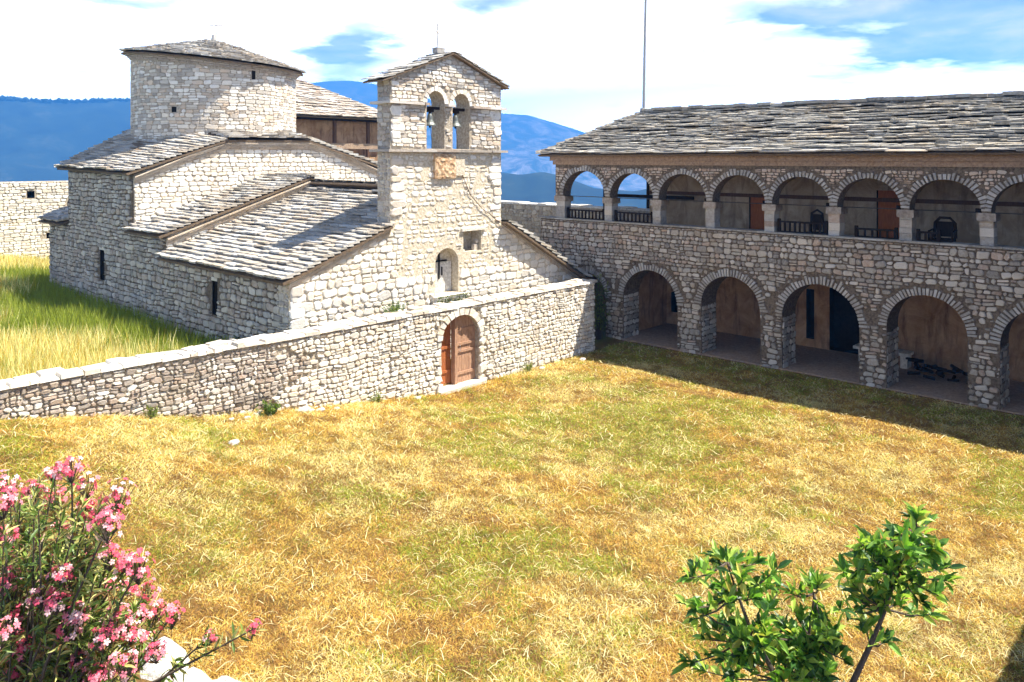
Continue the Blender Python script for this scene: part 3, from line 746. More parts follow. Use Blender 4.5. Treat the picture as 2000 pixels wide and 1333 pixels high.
# bells hang in the gable arches
def bell_part(x, z, label):
    t = empty('bell', label, 'bell', 'bells in the church gable', (x, 17.25, z))
    prof = [(0.0, .30), (.05, .30), (.075, .24), (.09, .12), (.12, .04), (.17, -.02), (.18, -.05), (.15, -.05)]
    mb = MB(); n = 20
    for (r0, z0), (r1, z1) in zip(prof, prof[1:]):
        for k in range(n):
            a, b = 2 * math.pi * k / n, 2 * math.pi * (k + 1) / n
            mb.face([(r0 * math.cos(a), r0 * math.sin(a), z0), (r0 * math.cos(b), r0 * math.sin(b), z0), (r1 * math.cos(b), r1 * math.sin(b), z1), (r1 * math.cos(a), r1 * math.sin(a), z1)], 'bell_metal')
    mb.build('bell_body', t, True)
    mb = MB(); mb.tube([(0, 0, .2), (0, 0, -.06)], .012, 'wood_dark'); mb.tube([(0, 0, -.05), (0, 0, -.11)], .03, 'wood_dark', 8); mb.build('clapper', t)
    mb = MB(); mb.box((-.335, -.05, .42), (.335, .05, .50), 'wood_dark'); mb.box((-.03, -.03, .28), (.03, .03, .43), 'wood_dark'); mb.box((-.12, -.04, .34), (.12, .04, .42), 'wood_dark'); mb.build('yoke', t)
    mb = MB(); mb.tube([(0.02, 0, -.1), (0.05, -.03, -.5), (0.04, -.02, -.95)], .006, 'wood_dark', 4); mb.build('rope', t)
bell_part(14.96, 7.28, 'bronze bell hanging in the left arch of the bell gable')
bell_part(15.96, 7.28, 'bronze bell hanging in the right arch of the bell gable')

# ------------------------------------------------------------------ courtyard wall with arched door
def make_yard_wall():
    t = empty('courtyard_wall', 'long rubble stone wall with pale coping and arched doorway before the church', 'wall')
    zt = 2.22; top = [(-6, 2.35), (3.8, 2.30), (9, 2.24), (20.7, 2.22)]
    door = (13.98, 15.38, 0.06, 1.42, 0.60, None)
    mb = MB(); P = PY(15.66)
    strip_wall(mb, P, -6, 20.7, 0.5, -0.8, top, [door], m='mortar_light')
    ins = inside_wall([(a, b - .02) for a, b in top], [door], ring=.16, margin=.10)
    def I(u, v): return ins(u, v) and v > gz(u, 15.6) - .25
    masonry(mb, P, -1, 20.68, -0.3, 2.3, lambda u, v: I(u, v) and u > 9.5 + .6 * math.sin(v * 5), 201, (0.08, 0.17), (0.10, 0.32), 0.05, 'lime', gap=0.009, warp=.035)
    masonry(mb, P, -1, 20.68, -0.3, 2.3, lambda u, v: I(u, v) and u < 9.6 + .6 * math.sin(v * 5), 202, (0.06, 0.14), (0.08, 0.27), 0.05, 'brown_rubble', gap=0.009, warp=.035, m='stone_weathered')
    c = 14.68
    voussoirs(mb, P, c, 1.42, .70, .60, .2, 13, 203, 'lime', depth=.06)
    rng = random.Random(9)
    for sgn in (-1, 1):
        z = .06
        while z < 1.42:
            h = rng.uniform(.18, .3); x = c + sgn * .70; w = rng.uniform(.14, .26)
            stone_block(mb, P, rng, min(x, x + sgn * w), max(x, x + sgn * w), z, min(z + h, 1.44), .05, tone(rng, 'lime'), 'stone'); z += h
    masonry(mb, PXp(20.7), 15.68, 16.14, -.2, 2.2, None, 204, (.12, .22), (.2, .4), .03, 'lime')
    masonry(mb, PYp(16.16), -20.6, 1, .3, 2.2, lambda u, v: not (-15.5 < u < -13.85 and v < 2.15), 205, (.12, .2), (.2, .4), .03, 'lime')
    mb.build('wall', t)
    # coping of irregular slabs
    mb = MB(); rng = random.Random(77)
    for (ya, yb, st) in ((15.585, 15.90, 1), (15.905, 16.23, 2)):
        x = -6.0
        while x < 20.75:
            e = min(x + rng.uniform(.14, .5), 20.78); z0 = interp(x, [a[0] for a in top], [a[1] for a in top]); th = rng.uniform(.03, .10); dz = rng.uniform(-.012, .006)
            j = lambda k=.022: rng.uniform(-k, k)
            v = [(x + .004, ya + j(), z0 + dz), (e - .004, ya + j(), z0 + dz), (e - .004, yb, z0 + dz), (x + .004, yb, z0 + dz)]
            v += [(p[0] + (.012 if i in (0, 3) else -.012), p[1] + (.018 if i < 2 else -.018), p[2] + th + j(.014)) for i, p in enumerate(v)]
            mb.poly(v, [(0, 3, 2, 1), (4, 5, 6, 7), (0, 1, 5, 4), (1, 2, 6, 5), (2, 3, 7, 6), (3, 0, 4, 7)], 'stone', jit(rng, tone(rng, 'lime') if rng.random() < .75 else (.42, .37, .30), .12)); x = e
    mb.build('coping', t)
    # gate: left leaf inward and shaded, right leaf weathered in the sun
    def leaf(x0, x1, y, m, name, lab, seed):
        mb = MB(); n = 3; rng = random.Random(seed)
        for k in range(n):
            a = x0 + (x1 - x0) * k / n; b = x0 + (x1 - x0) * (k + 1) / n - .008; steps = 6
            for q in range(steps):
                u0 = a + (b - a) * q / steps; u1 = a + (b - a) * (q + 1) / steps
                f = lambda u: 1.42 + .60 * math.sqrt(max(0, 1 - ((u - c) / .70) ** 2)) - .01
                z0, z1 = f(u0), f(u1)
                v = [(u0, y, .12), (u1, y, .12), (u1, y, z1), (u0, y, z0), (u0, y + .05, .12), (u1, y + .05, .12), (u1, y + .05, z1), (u0, y + .05, z0)]
                mb.poly(v, [(0, 1, 2, 3), (5, 4, 7, 6), (3, 2, 6, 7), (0, 4, 5, 1), (0, 3, 7, 4), (1, 5, 6, 2)], m)
        o = mb.build(name, t); o['label'] = lab
        mb = MB()
        for z in (.45, 1.1) if m == 'wood_red' else (.35, .95, 1.15, 1.55): mb.box((x0 + .03, y - .03, z), (x1 - .04, y - .002, z + .07), m)
        mb.build('ledge', o)
        return o
    leaf(13.985, 14.56, 15.92, 'wood_red', 'door_leaf', 'dark red brown door leaf on the left, in shade', 1)
    o = leaf(14.60, 15.375, 15.80, 'wood_pale', 'door_leaf', 'sunlit weathered wooden door leaf on the right', 2)
    mb = MB(); mb.box((14.55, 15.74, .12), (14.65, 15.9, 1.98), 'wood_pale'); mb.build('meeting_post', o)
    mb = MB(); mb.tube([(14.75, 15.80, 1.0), (14.75, 15.74, 1.0), (14.75, 15.74, 1.15), (14.75, 15.80, 1.15)], .01, 'metal'); mb.build('handle', o)
    mb = MB(); rng = random.Random(5)
    for (a, b) in ((13.8, 14.6), (14.602, 15.5)): mb.box((a, 15.42 + rng.uniform(0, .06), -.15), (b, 16.1, .115), 'coping')
    mb.build('threshold', t)
make_yard_wall()

# ------------------------------------------------------------------ arcaded monastery wing
def make_arcade():
    t = empty('arcaded_wing', 'two storey stone monastery wing with arched galleries and a slab roof', 'building')
    X0 = 22.55
    # lower storey
    low = [(13.66, 15.81), (10.78, 12.78), (7.87, 10.1), (5.2, 7.15), (2.35, 4.48), (-.5, 1.6), (16.56, 18.3)]
    cr = [2.51, 2.60, 2.66, 2.68, 2.68, 2.68, 2.2]
    ops = []
    for (a, b), c in zip(low, cr): ops.append((-b, -a, -0.3, c - (b - a) / 2 * .98, (b - a) / 2 * .98, None))
    P = PXm(X0); top = [(-19.6, 4.03), (2.5, 4.03)]
    mb = MB()
    strip_wall(mb, P, -19.6, 2.5, 0.95, -0.4, top, ops, m='mortar_dark', mi='mortar_dark')
    ins = inside_wall(top, ops, ring=.24, margin=.0)
    masonry(mb, P, -19.58, 1.5, -.05, 4.0, ins, 301, (0.10, 0.21), (0.12, 0.38), 0.045, 'arcade', gap=0.012, m='stone_weathered')
    # jamb stones on the reveals facing the camera
    for (a, b) in low: masonry(mb, lambda u, v, w, b=b: (u, b - w, v), X0 + .02, X0 + .93, 0, 1.55, None, int(b * 10), (.13, .24), (.2, .45), .03, 'arcade', m='stone_weathered')
    mb.build('lower_wall', t)
    for i, (o, c) in enumerate(zip(ops, cr)):
        mb = MB(); voussoirs(mb, P, (o[0] + o[1]) / 2, o[3], (o[1] - o[0]) / 2, o[4], .22, 36, 310 + i, 'vous', depth=.05, m='stone_weathered'); mb.build('arch_ring', t)
    # thin ledge slabs at floor level
    mb = MB(); y = -2.5; rng = random.Random(2)
    while y < 19.6:
        w = rng.uniform(.4, .9); e = min(y + w, 19.65); mb.box((X0 - .09 + rng.uniform(-.02, .02), y + .004, 4.03), (X0 + .5, e - .004, 4.08), 'slate', tone(rng, 'slate_dark')); y = e
    mb.build('ledge', t)
    # upper columns and arches
    colc = [16.48, 14.48, 12.49, 10.51, 8.58, 6.68, 4.78, 2.9, 1.0, -.9]; hw = .165
    edges = [18.45] + colc
    uo = []
    for a, b in zip(edges, edges[1:]):
        hi = a - (hw if a != 18.45 else 0); lo = b + hw
        uo.append((-(hi + .06), -(lo - .06), 4.9, 4.93, (hi - lo + .12) / 2 * .95, None))
    topU = [(-18.87, 6.40), (2.5, 6.40)]
    mb = MB()
    strip_wall(mb, P, -18.87, .7, 0.45, 4.9, topU, uo, m='mortar_dark', mi='mortar_dark')
    insU = inside_wall([(-19, 6.02), (3, 6.02)], uo, ring=.2, margin=.02)
    masonry(mb, P, -18.85, .6, 4.92, 6.05, insU, 331, (.07, .14), (.08, .26), .03, 'arcade_warm', gap=.010, m='stone_weathered')
    mb.box((X0, .9, 4.9), (X0 + .45, -2.5, 6.4), 'mortar_dark')
    # inner return wall closing the far end pavilion over its openings
    mb.build('upper_wall', t)
    for i, o in enumerate(uo):
        mb = MB(); voussoirs(mb, P, (o[0] + o[1]) / 2, o[3], (o[1] - o[0]) / 2, o[4], .17, 27, 350 + i, 'vous', depth=.045, m='stone_weathered'); mb.build('arch_ring', t)
    for i, y in enumerate([18.66] + colc):
        w = hw if y != 18.66 else .21; rng = random.Random(400 + i); mb = MB(); z = 4.08
        while z < 4.70:
            h = rng.uniform(.14, .26); e = min(z + h, 4.70)
            if 4.70 - e < .06: e = 4.70
            j = rng.uniform(-.01, .01); mb.box((X0 + .03 + j, y - w + .01 + j, z + .003), (X0 + .40, y + w - .01 + j, e - .003), 'stone', tone(rng, 'arcade' if rng.random() < .5 else 'vous')); z = e
        o = mb.build('column', t)
        mb = MB(); mb.box((X0 - .02, y - w - .05, 4.70), (X0 + .47, y + w + .05, 4.90), 'stone', jit(rng, (.24, .19, .15), .15)); mb.build('capital', o)
    # cornice: brown timber and mortar band
    mb = MB(); mb.box((X0 - .07, -2.5, 6.06), (X0 + .3, 18.95, 6.20), 'earth_band'); mb.box((X0 - .16, -2.5, 6.205), (X0 + .3, 19.02, 6.36), 'earth_band'); mb.build('cornice', t)
    # beams tying the arches at springing
    mb = MB(); mb.box((X0 + .2, 16.7, 4.86), (X0 + .28, 18.4, 4.94), 'wood_dark')
    mb = MB()
    for a, b in zip([18.45] + colc, colc):
        if abs(a - b) < .3: continue
        o = MB(); o.box((X0 + 2.4, b + .0, 4.80), (X0 + 2.5, a + .0, 4.92), 'wood_dark') if b > 14 else o.box((X0 + .18, b + hw, 4.90), (X0 + .27, b + hw + .12, 5.0), 'wood_dark'); o.build('tie_beam', t)
    # balustrades
    def rail(y0, y1, dens=.15, name='balustrade', hh=.34, xx=.12):
        mb = MB(); mb.box((X0 + xx - .02, y0, 4.08 + hh - .05), (X0 + xx + .06, y1, 4.08 + hh), 'wood_dark'); mb.box((X0 + xx, y0, 4.085), (X0 + xx + .04, y1, 4.12), 'wood_dark')
        n = int((y1 - y0) / dens)
        for k in range(n + 1):
            y = y0 + .03 + (y1 - y0 - .06) * k / n; mb.box((X0 + xx, y - .025, 4.12), (X0 + xx + .04, y + .025, 4.08 + hh - .05), 'wood_dark')
        for y in (y0, y1): mb.box((X0 + xx - .02, y - .04, 4.085), (X0 + xx + .06, y + .04, 4.08 + hh + .06), 'wood_dark')
        mb.build(name, t)
    rail(16.75, 18.38); rail(14.72, 16.22); rail(8.85, 10.25); rail(6.95, 8.0, .2, hh=.26); rail(5.9, 6.4, hh=.26)
    # gallery floor, back walls, rooms
    mb = MB(); mb.box((X0 + .45, -2.5, 3.05), (29.0, 19.0, 3.2), 'wood_brown'); mb.build('gallery_floor', t)
    mb = MB()
    bx = 25.4
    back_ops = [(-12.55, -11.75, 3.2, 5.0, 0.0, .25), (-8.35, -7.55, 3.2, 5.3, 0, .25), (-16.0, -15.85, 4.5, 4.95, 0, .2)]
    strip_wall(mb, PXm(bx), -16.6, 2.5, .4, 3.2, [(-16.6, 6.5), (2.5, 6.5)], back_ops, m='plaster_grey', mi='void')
    mb.box((bx + .01, 16.2, 3.2), (29.0, 16.59, 6.4), 'plaster_brown')
    # cross walls on the gallery
    mb.build('gallery_back_wall', t)
    for (a, b, zt) in ((11.77, 12.53, 5.0), (7.57, 8.33, 5.3)):
        mb = MB(); mb.box((bx + .06, a, 3.2), (bx + .11, b, zt), 'wood_red'); mb.build('door', t)
    mb = MB(); mb.box((bx - .06, -2.5, 4.95), (bx - .003, 16.6, 5.07), 'wood_brown'); mb.build('wall_beam', t)
    mb = MB()
    mb.box((28.6, 18.6, 3.2), (28.85, 18.85, 6.4), 'wood_dark'); mb.build('corner_post', t)
    mb = MB(); mb.box((25.45, 18.62, 3.2), (25.65, 18.82, 6.4), 'wood_dark'); mb.build('corner_post', t)
    mb = MB(); mb.box((X0 + .46, -2.5, 6.35), (29.2, 19.0, 6.42), 'wood_brown'); mb.build('gallery_ceiling', t)
    # ground floor interior
    mb = MB()
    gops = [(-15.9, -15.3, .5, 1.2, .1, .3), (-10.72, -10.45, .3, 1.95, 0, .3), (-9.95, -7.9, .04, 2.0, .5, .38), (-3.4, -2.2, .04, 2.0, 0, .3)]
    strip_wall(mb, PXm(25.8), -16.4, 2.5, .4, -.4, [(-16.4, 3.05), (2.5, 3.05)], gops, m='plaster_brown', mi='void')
    mb.box((X0 + .95, 16.1, -.4), (26.0, 16.4, 3.0), 'plaster_brown')
    mb.build('ground_floor_wall', t)
    mb = MB(); mb.box((X0 + .96, 18.6, -.4), (25.8, 19.0, 3.0), 'plaster_brown'); mb.build('end_wall', t)
    mb = MB(); mb.box((X0 - .02, -2.5, -.4), (26, 16.3, -.0), 'earth_band', P=lambda x, y, z: (x, y, z + .035)); mb.build('gallery_paving', t)
    # roof
    ez = 6.42; ex = 22.08; rx = 25.6; rz = 8.06; rz2 = 7.92
    mb = MB()
    slab_roof(mb, (ex, 19.3, ez), (ex, -3, ez), (rx, -3, rz2), (rx, 16.9, rz), 501, rows=24, tn='slate_dark', w=(.12, .5), th=(.03, .06), wav=.10)
    slab_roof(mb, (29.3, 19.3, ez), (ex, 19.3, ez), (rx, 16.9, rz), (rx + .05, 16.9, rz), 502, rows=11, tn='slate_dark', w=(.3, .8), th=(.04, .08))
    slab_roof(mb, (29.3, -3, ez), (29.3, 19.3, ez), (rx, 16.9, rz), (rx, -3, rz2), 503, rows=10, tn='slate_dark', w=(.4, .9), th=(.04, .08))
    ridge_caps(mb, (rx, -3, rz2 + .0), (rx, 16.9, rz + .0), 504, tn='slate_dark', wdt=.6, t=.10)
    ridge_caps(mb, (ex + .1, 19.2, ez + .03), (rx, 16.9, rz), 505, tn='slate_dark', wdt=.35)
    # brighter lower rows of big slabs
    slab_roof(mb, (ex - .03, 19.32, ez - .01), (ex - .03, -3, ez - .01), (ex + .32, -3, ez + .15), (ex + .32, 19.0, ez + .15), 506, rows=2, tn='slate_pale', w=(.4, 1.2), th=(.035, .05), body=.03, wav=.05)
    mb.build('roof', t)
make_arcade()

# mast on the ridge
mb = MB(); mb.tube([(25.75, 17.1, 7.9), (25.78, 17.06, 11.0), (25.84, 17.0, 15.0)], [.06, .05, .04], 'metal', 8)
tag(mb.build('mast', loc=(25.75, 17.1, 8.2)), 'tall thin grey metal mast rising from the hip of the slab roof', 'mast')

# things standing on the gallery and under the arches
def gallery_things():
    X = 22.75
    t = empty('wooden_chair', 'dark wooden chair with tall round back behind the gallery rail', 'chair', loc=(X + .35, 9.35, 3.2))
    mb = MB(); mb.box((-.22, -.22, .84), (.22, .22, .9), 'wood_dark'); mb.build('seat', t)
    mb = MB(); mb.tube([(.2, -.2, .9), (.2, -.16, 1.45), (.2, 0, 1.55), (.2, .16, 1.45), (.2, .2, .9)], .035, 'wood_dark', 6); mb.box((.18, -.13, .95), (.21, .13, 1.42), 'wood_dark'); mb.build('backrest', t)
    for a in (-.18, .18):
        for b in (-.18, .18):
            mb = MB(); mb.tube([(a, b, 0), (a, b, .86)], .025, 'wood_dark'); mb.build('leg', t)
    t = empty('wooden_armchair', 'low dark wooden armchair with rounded back under the gallery arch without a full rail', 'chair', loc=(X + .3, 5.9, 3.45))
    mb = MB(); mb.box((-.24, -.26, .62), (.24, .26, .70), 'wood_dark'); mb.build('seat', t)
    mb = MB(); mb.tube([(.2, -.26, .7), (.22, -.24, 1.1), (.22, -.12, 1.24), (.22, .12, 1.24), (.22, .24, 1.1), (.2, .26, .7)], .04, 'wood_dark', 6); mb.box((.19, -.2, .74), (.23, .2, 1.14), 'wood_dark'); mb.build('backrest', t)
    for b in (-.28, .28):
        mb = MB(); mb.tube([(-.22, b, .66), (-.22, b, .9), (.2, b, .92)], .028, 'wood_dark'); mb.build('armrest', t)
        for a in (-.2, .2): mb = MB(); mb.tube([(a, b * .8, -.25), (a, b * .8, .64)], .03, 'wood_dark'); mb.build('leg', t)
    t = empty('stone_bench', 'low pale stone bench against the wall in the lower arcade', 'bench', loc=(25.2, 8.0, .03))
    mb = MB(); mb.box((-.25, -.7, .38), (.25, .9, .46), 'coping'); mb.build('seat', t)
    for y in (-.55, .65): mb = MB(); mb.box((-.2, y - .1, 0), (.2, y + .1, .38), 'coping'); mb.build('leg', t)
    # broken wood pile in the fourth arch
    mb = MB(); rng = random.Random(3)
    for k in range(26):
        y = rng.uniform(5.4, 7.2); x = rng.uniform(24.2, 25.2); l = rng.uniform(.3, .8); a = rng.uniform(0, 3.1); z = .08 + rng.uniform(0, .32)
        mb.tube([(x, y, z), (x + l * math.cos(a) * .5, y + l * math.sin(a) * .6, z + rng.uniform(-.05, .12))], rng.uniform(.03, .06), 'wood_dark', 6)
    tag(mb.build('wood_pile'), 'dark heap of timber on the floor inside the fourth lower arch', 'wood pile', kind='stuff')
gallery_things()

# ------------------------------------------------------------------ other walls and far building
def simple_wall(name, label, P, u0, u1, th, zb, top, ops, seed, tn, mm='mortar_light', st='stone', h=(.12, .22), w=(.16, .42), cap=True, capm='coping', zlo=None):
    t = empty(name, label, 'wall'); mb = MB()
    strip_wall(mb, P, u0, u1, th, zb, top, ops, m=mm, mi='void')
    masonry(mb, P, u0 + .02, u1 - .02, zlo if zlo is not None else zb, max(z for _, z in top), inside_wall(top, ops), seed, h, w, .04, tn, m=st)
    mb.build('wall_face', t)
    if cap:
        mb = MB(); rng = random.Random(seed + 1); u = u0
        while u < u1:
            l = rng.uniform(.4, .9); e = min(u + l, u1); z0 = interp(u, [a[0] for a in top], [a[1] for a in top]); z1 = interp(e, [a[0] for a in top], [a[1] for a in top]); j = rng.uniform(-.02, .03)
            v = [P(u, z0, .04), P(e, z1, .04), P(e, z1, -th - .04), P(u, z0, -th - .04), P(u, z0 + .07 + j, .03), P(e, z1 + .07 + j, .03), P(e, z1 + .07 + j, -th - .03), P(u, z0 + .07 + j, -th - .03)]
            mb.poly(v, [(0, 3, 2, 1), (4, 5, 6, 7), (0, 1, 5, 4), (1, 2, 6, 5), (2, 3, 7, 6), (3, 0, 4, 7)], capm); u = e
        mb.build('coping', t)
    return t
holes = [(12.5, 12.85, 4.25, 4.62, 0, .4), (12.05, 12.3, 3.6, 3.8, 0, .4), (14.4, 14.75, 3.7, 4.0, 0, .4), (13.4, 13.7, 2.1, 2.4, 0, .4), (17.0, 17.3, 3.8, 4.1, 0, .4)]
def PYs(Y0): return lambda u, v, w: (u, Y0 - w, v)
simple_wall('fortress_wall', 'sunlit pale stone enclosure wall with small square holes left of the church', PYs(46.0), -4, 40, .9, .2, [(-4, 5.1), (40, 5.1)], holes, 601, 'lime', w=(.18, .5), cap=False)
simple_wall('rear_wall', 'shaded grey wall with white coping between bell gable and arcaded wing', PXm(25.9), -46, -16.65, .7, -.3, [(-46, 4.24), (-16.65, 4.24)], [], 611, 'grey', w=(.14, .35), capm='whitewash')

def far_building():
    t = empty('gallery_house', 'far monastery house with stone roof and posts on its brown upper floor', 'house', loc=(25, 42, 3))
    def part(mb, n, parent=t):
        o = mb.build(n, parent); o.location = -Vector(t.location) if parent is t else Vector((0, 0, 0)); return o
    Y = 40.6; mb = MB()
    mb.box((20.5, Y, 0.3), (31.6, 45.2, 6.4), 'plaster_brown'); mb.box((20.5, Y + .6, 6.4), (31.6, 45.2, 8.75), 'plaster_brown'); part(mb, 'wall')
    mb = MB(); mb.box((20.5, Y - .05, 6.9), (31.6, Y + .02, 7.25), 'earth_band'); part(mb, 'rail_band')
    for x in (21.5, 24.0, 27.6, 30.1, 31.5): mb = MB(); mb.box((x - .09, Y - .03, 6.4), (x + .09, Y + .15, 8.8), 'wood_brown'); part(mb, 'post')
    mb = MB(); mb.box((20.5, Y - .04, 8.62), (31.7, Y + .2, 8.80), 'wood_dark'); part(mb, 'beam')
    mb = MB()
    slab_roof(mb, (20.0, 40.0, 8.78), (32.1, 40.0, 8.78), (26.5, 42.9, 11.1), (20.0, 42.9, 11.2), 621, rows=16, w=(.2, .6), th=(.05, .08), wav=.08, tn='slate_mid')
    slab_roof(mb, (32.1, 40.0, 8.78), (32.1, 45.6, 8.78), (26.5, 42.9, 11.1), (26.45, 42.9, 11.1), 622, rows=14, w=(.35, .8))
    slab_roof(mb, (32.1, 45.6, 8.78), (20.0, 45.6, 8.78), (20.0, 42.9, 11.2), (26.5, 42.9, 11.1), 623, rows=10, w=(.35, .8))
    part(mb, 'roof')
far_building()

# wing on which the viewer stands, its roof shades the bottom right of the court
def south_wing():
    t = empty('near_wing', 'wing beside the viewer whose eave shades the lower right corner of the court', 'building', loc=(16, -4, 0))
    def part(mb, n): o = mb.build(n, t); o.location = -Vector(t.location)
    mb = MB(); mb.box((10.3, -7, -.3), (22.5, -.7, 5.95), 'mortar_dark'); part(mb, 'wall')
    mb = MB(); slab_roof(mb, (9.8, -.25, 5.95), (22.6, -.25, 5.95), (22.6, -4.2, 7.6), (12.5, -4.2, 7.6), 631, rows=12, tn='slate_dark'); slab_roof(mb, (22.6, -7.6, 5.95), (9.8, -7.6, 5.95), (12.5, -4.2, 7.6), (22.6, -4.2, 7.6), 632, rows=8, tn='slate_dark')
    slab_roof(mb, (9.8, -7.6, 5.95), (9.8, -.25, 5.95), (12.5, -4.2, 7.6), (12.45, -4.2, 7.6), 633, rows=8, tn='slate_dark'); part(mb, 'roof')
south_wing()

# low whitewashed stone edge of the flower bed
def bed_wall():
    rng = random.Random(12); t = empty('garden_wall', 'low whitewashed boulder wall in front of the oleander', 'wall', loc=(3.8, 8, .3))
    mb = MB(); path = [(3.35, 9.6), (3.5, 9.1), (3.62, 8.6), (3.72, 8.1), (3.85, 7.6), (3.98, 7.1), (4.0, 6.5), (3.95, 5.6)]
    for (x, y) in path:
        r = rng.uniform(.34, .46); n, m_ = 14, 7; V = []
        for i in range(m_ + 1):
            ph = math.pi * i / m_
            for j in range(n):
                th = 2 * math.pi * j / n; d = Vector((math.sin(ph) * math.cos(th), math.sin(ph) * math.sin(th), math.cos(ph)))
                k = r * (1 + .22 * noise.noise(d * 1.7 + Vector((x * 3, y * 2, 0))) + .08 * noise.noise(d * 5 + Vector((y, x, 3))))
                V.append((x + d.x * k * .85 - 3.8, y + d.y * k * 1.05 - 8, .55 + max(-.6, d.z * k * 1.1) + .12 * noise.noise((x, y, 0)) - .3))
        mb.poly(V, [(i * n + j, i * n + (j + 1) % n, (i + 1) * n + (j + 1) % n, (i + 1) * n + j)[::-1] for i in range(m_) for j in range(n)], 'whitewash')
    mb.build('boulders', t, True)
bed_wall()

# ------------------------------------------------------------------ grass
def gmesh(name, V, nper, faces_per, C, label, cat):
    """V: (N, nper, 3); faces_per: list of index tuples; C: (N,3)"""
    N = len(V); v = V.reshape(-1, 3)
    me = bpy.data.meshes.new(name); me.vertices.add(len(v)); me.vertices.foreach_set('co', v.astype(np.float32).ravel())
    fl = []; tot = []
    base = (np.arange(N) * nper)[:, None]
    cols = [base + np.array(f)[None, :] for f in faces_per]
    loops = np.concatenate([c for c in cols], axis=1).ravel(); cnt = np.tile(np.array([len(f) for f in faces_per]), N)
    me.loops.add(len(loops)); me.loops.foreach_set('vertex_index', loops.astype(np.int32))
    me.polygons.add(len(cnt)); me.polygons.foreach_set('loop_start', np.concatenate([[0], np.cumsum(cnt)[:-1]]).astype(np.int32)); me.polygons.foreach_set('loop_total', cnt.astype(np.int32))
    me.update(calc_edges=True)
    at = me.color_attributes.new('col', 'FLOAT_COLOR', 'POINT'); c = np.ones((N, nper, 4), dtype=np.float32); c[:, :, :3] = C[:, None, :]; at.data.foreach_set('color', c.ravel())
    me.materials.append(MATS['grass_blade']); o = bpy.data.objects.new(name, me); COL.objects.link(o)
    tag(o, label, cat, kind='stuff'); return o
def fbm(x, y, s, seed):
    """cheap smooth value noise in numpy"""
    out = 0; amp = 1; tot = 0
    for k in range(4):
        rng = np.random.RandomState(seed + k); g = rng.rand(64, 64)
        u = x * s * 2 ** k + 17.3 * k; v = y * s * 2 ** k + 5.1 * k
        i = np.floor(u).astype(int); j = np.floor(v).astype(int); a = u - i; b = v - j; a = a * a * (3 - 2 * a); b = b * b * (3 - 2 * b)
        q = (g[i % 64, j % 64] * (1 - a) + g[(i + 1) % 64, j % 64] * a) * (1 - b) + (g[i % 64, (j + 1) % 64] * (1 - a) + g[(i + 1) % 64, (j + 1) % 64] * a) * b
        out = out + q * amp; tot += amp; amp *= .55
    return out / tot
def visible(x, y, pad=.05):
    d = SA * x + CA * y; r = CA * x - SA * y
    return (d > 5) & (abs(r / np.maximum(d, .1)) < 1000 / F + pad)
def blades(x, y, h, lean, w, rng):
    N = len(x); a = rng.rand(N) * 2 * np.pi; z = gz(x, y)
    dx, dy = np.cos(a), np.sin(a); b = rng.rand(N) * 2 * np.pi; wx, wy = np.cos(b) * w, np.sin(b) * w
    V = np.zeros((N, 5, 3)); mx, my, mz = x + dx * lean * h * .5, y + dy * lean * h * .5, z + h * (.10 + .5 * np.sqrt(np.clip(1 - np.minimum(lean, .995) ** 2, .01, 1)))
    ex, ey, ez = x + dx * lean * h, y + dy * lean * h, z + h * np.sqrt(np.clip(1 - np.minimum(lean, .995) ** 2, .01, 1))
    V[:, 0] = np.stack([x - wx, y - wy, z - .01], -1); V[:, 1] = np.stack([x + wx, y + wy, z - .01], -1)
    V[:, 2] = np.stack([mx + wx * .8, my + wy * .8, mz], -1); V[:, 3] = np.stack([mx - wx * .8, my - wy * .8, mz], -1); V[:, 4] = np.stack([ex, ey, ez], -1)
    return V
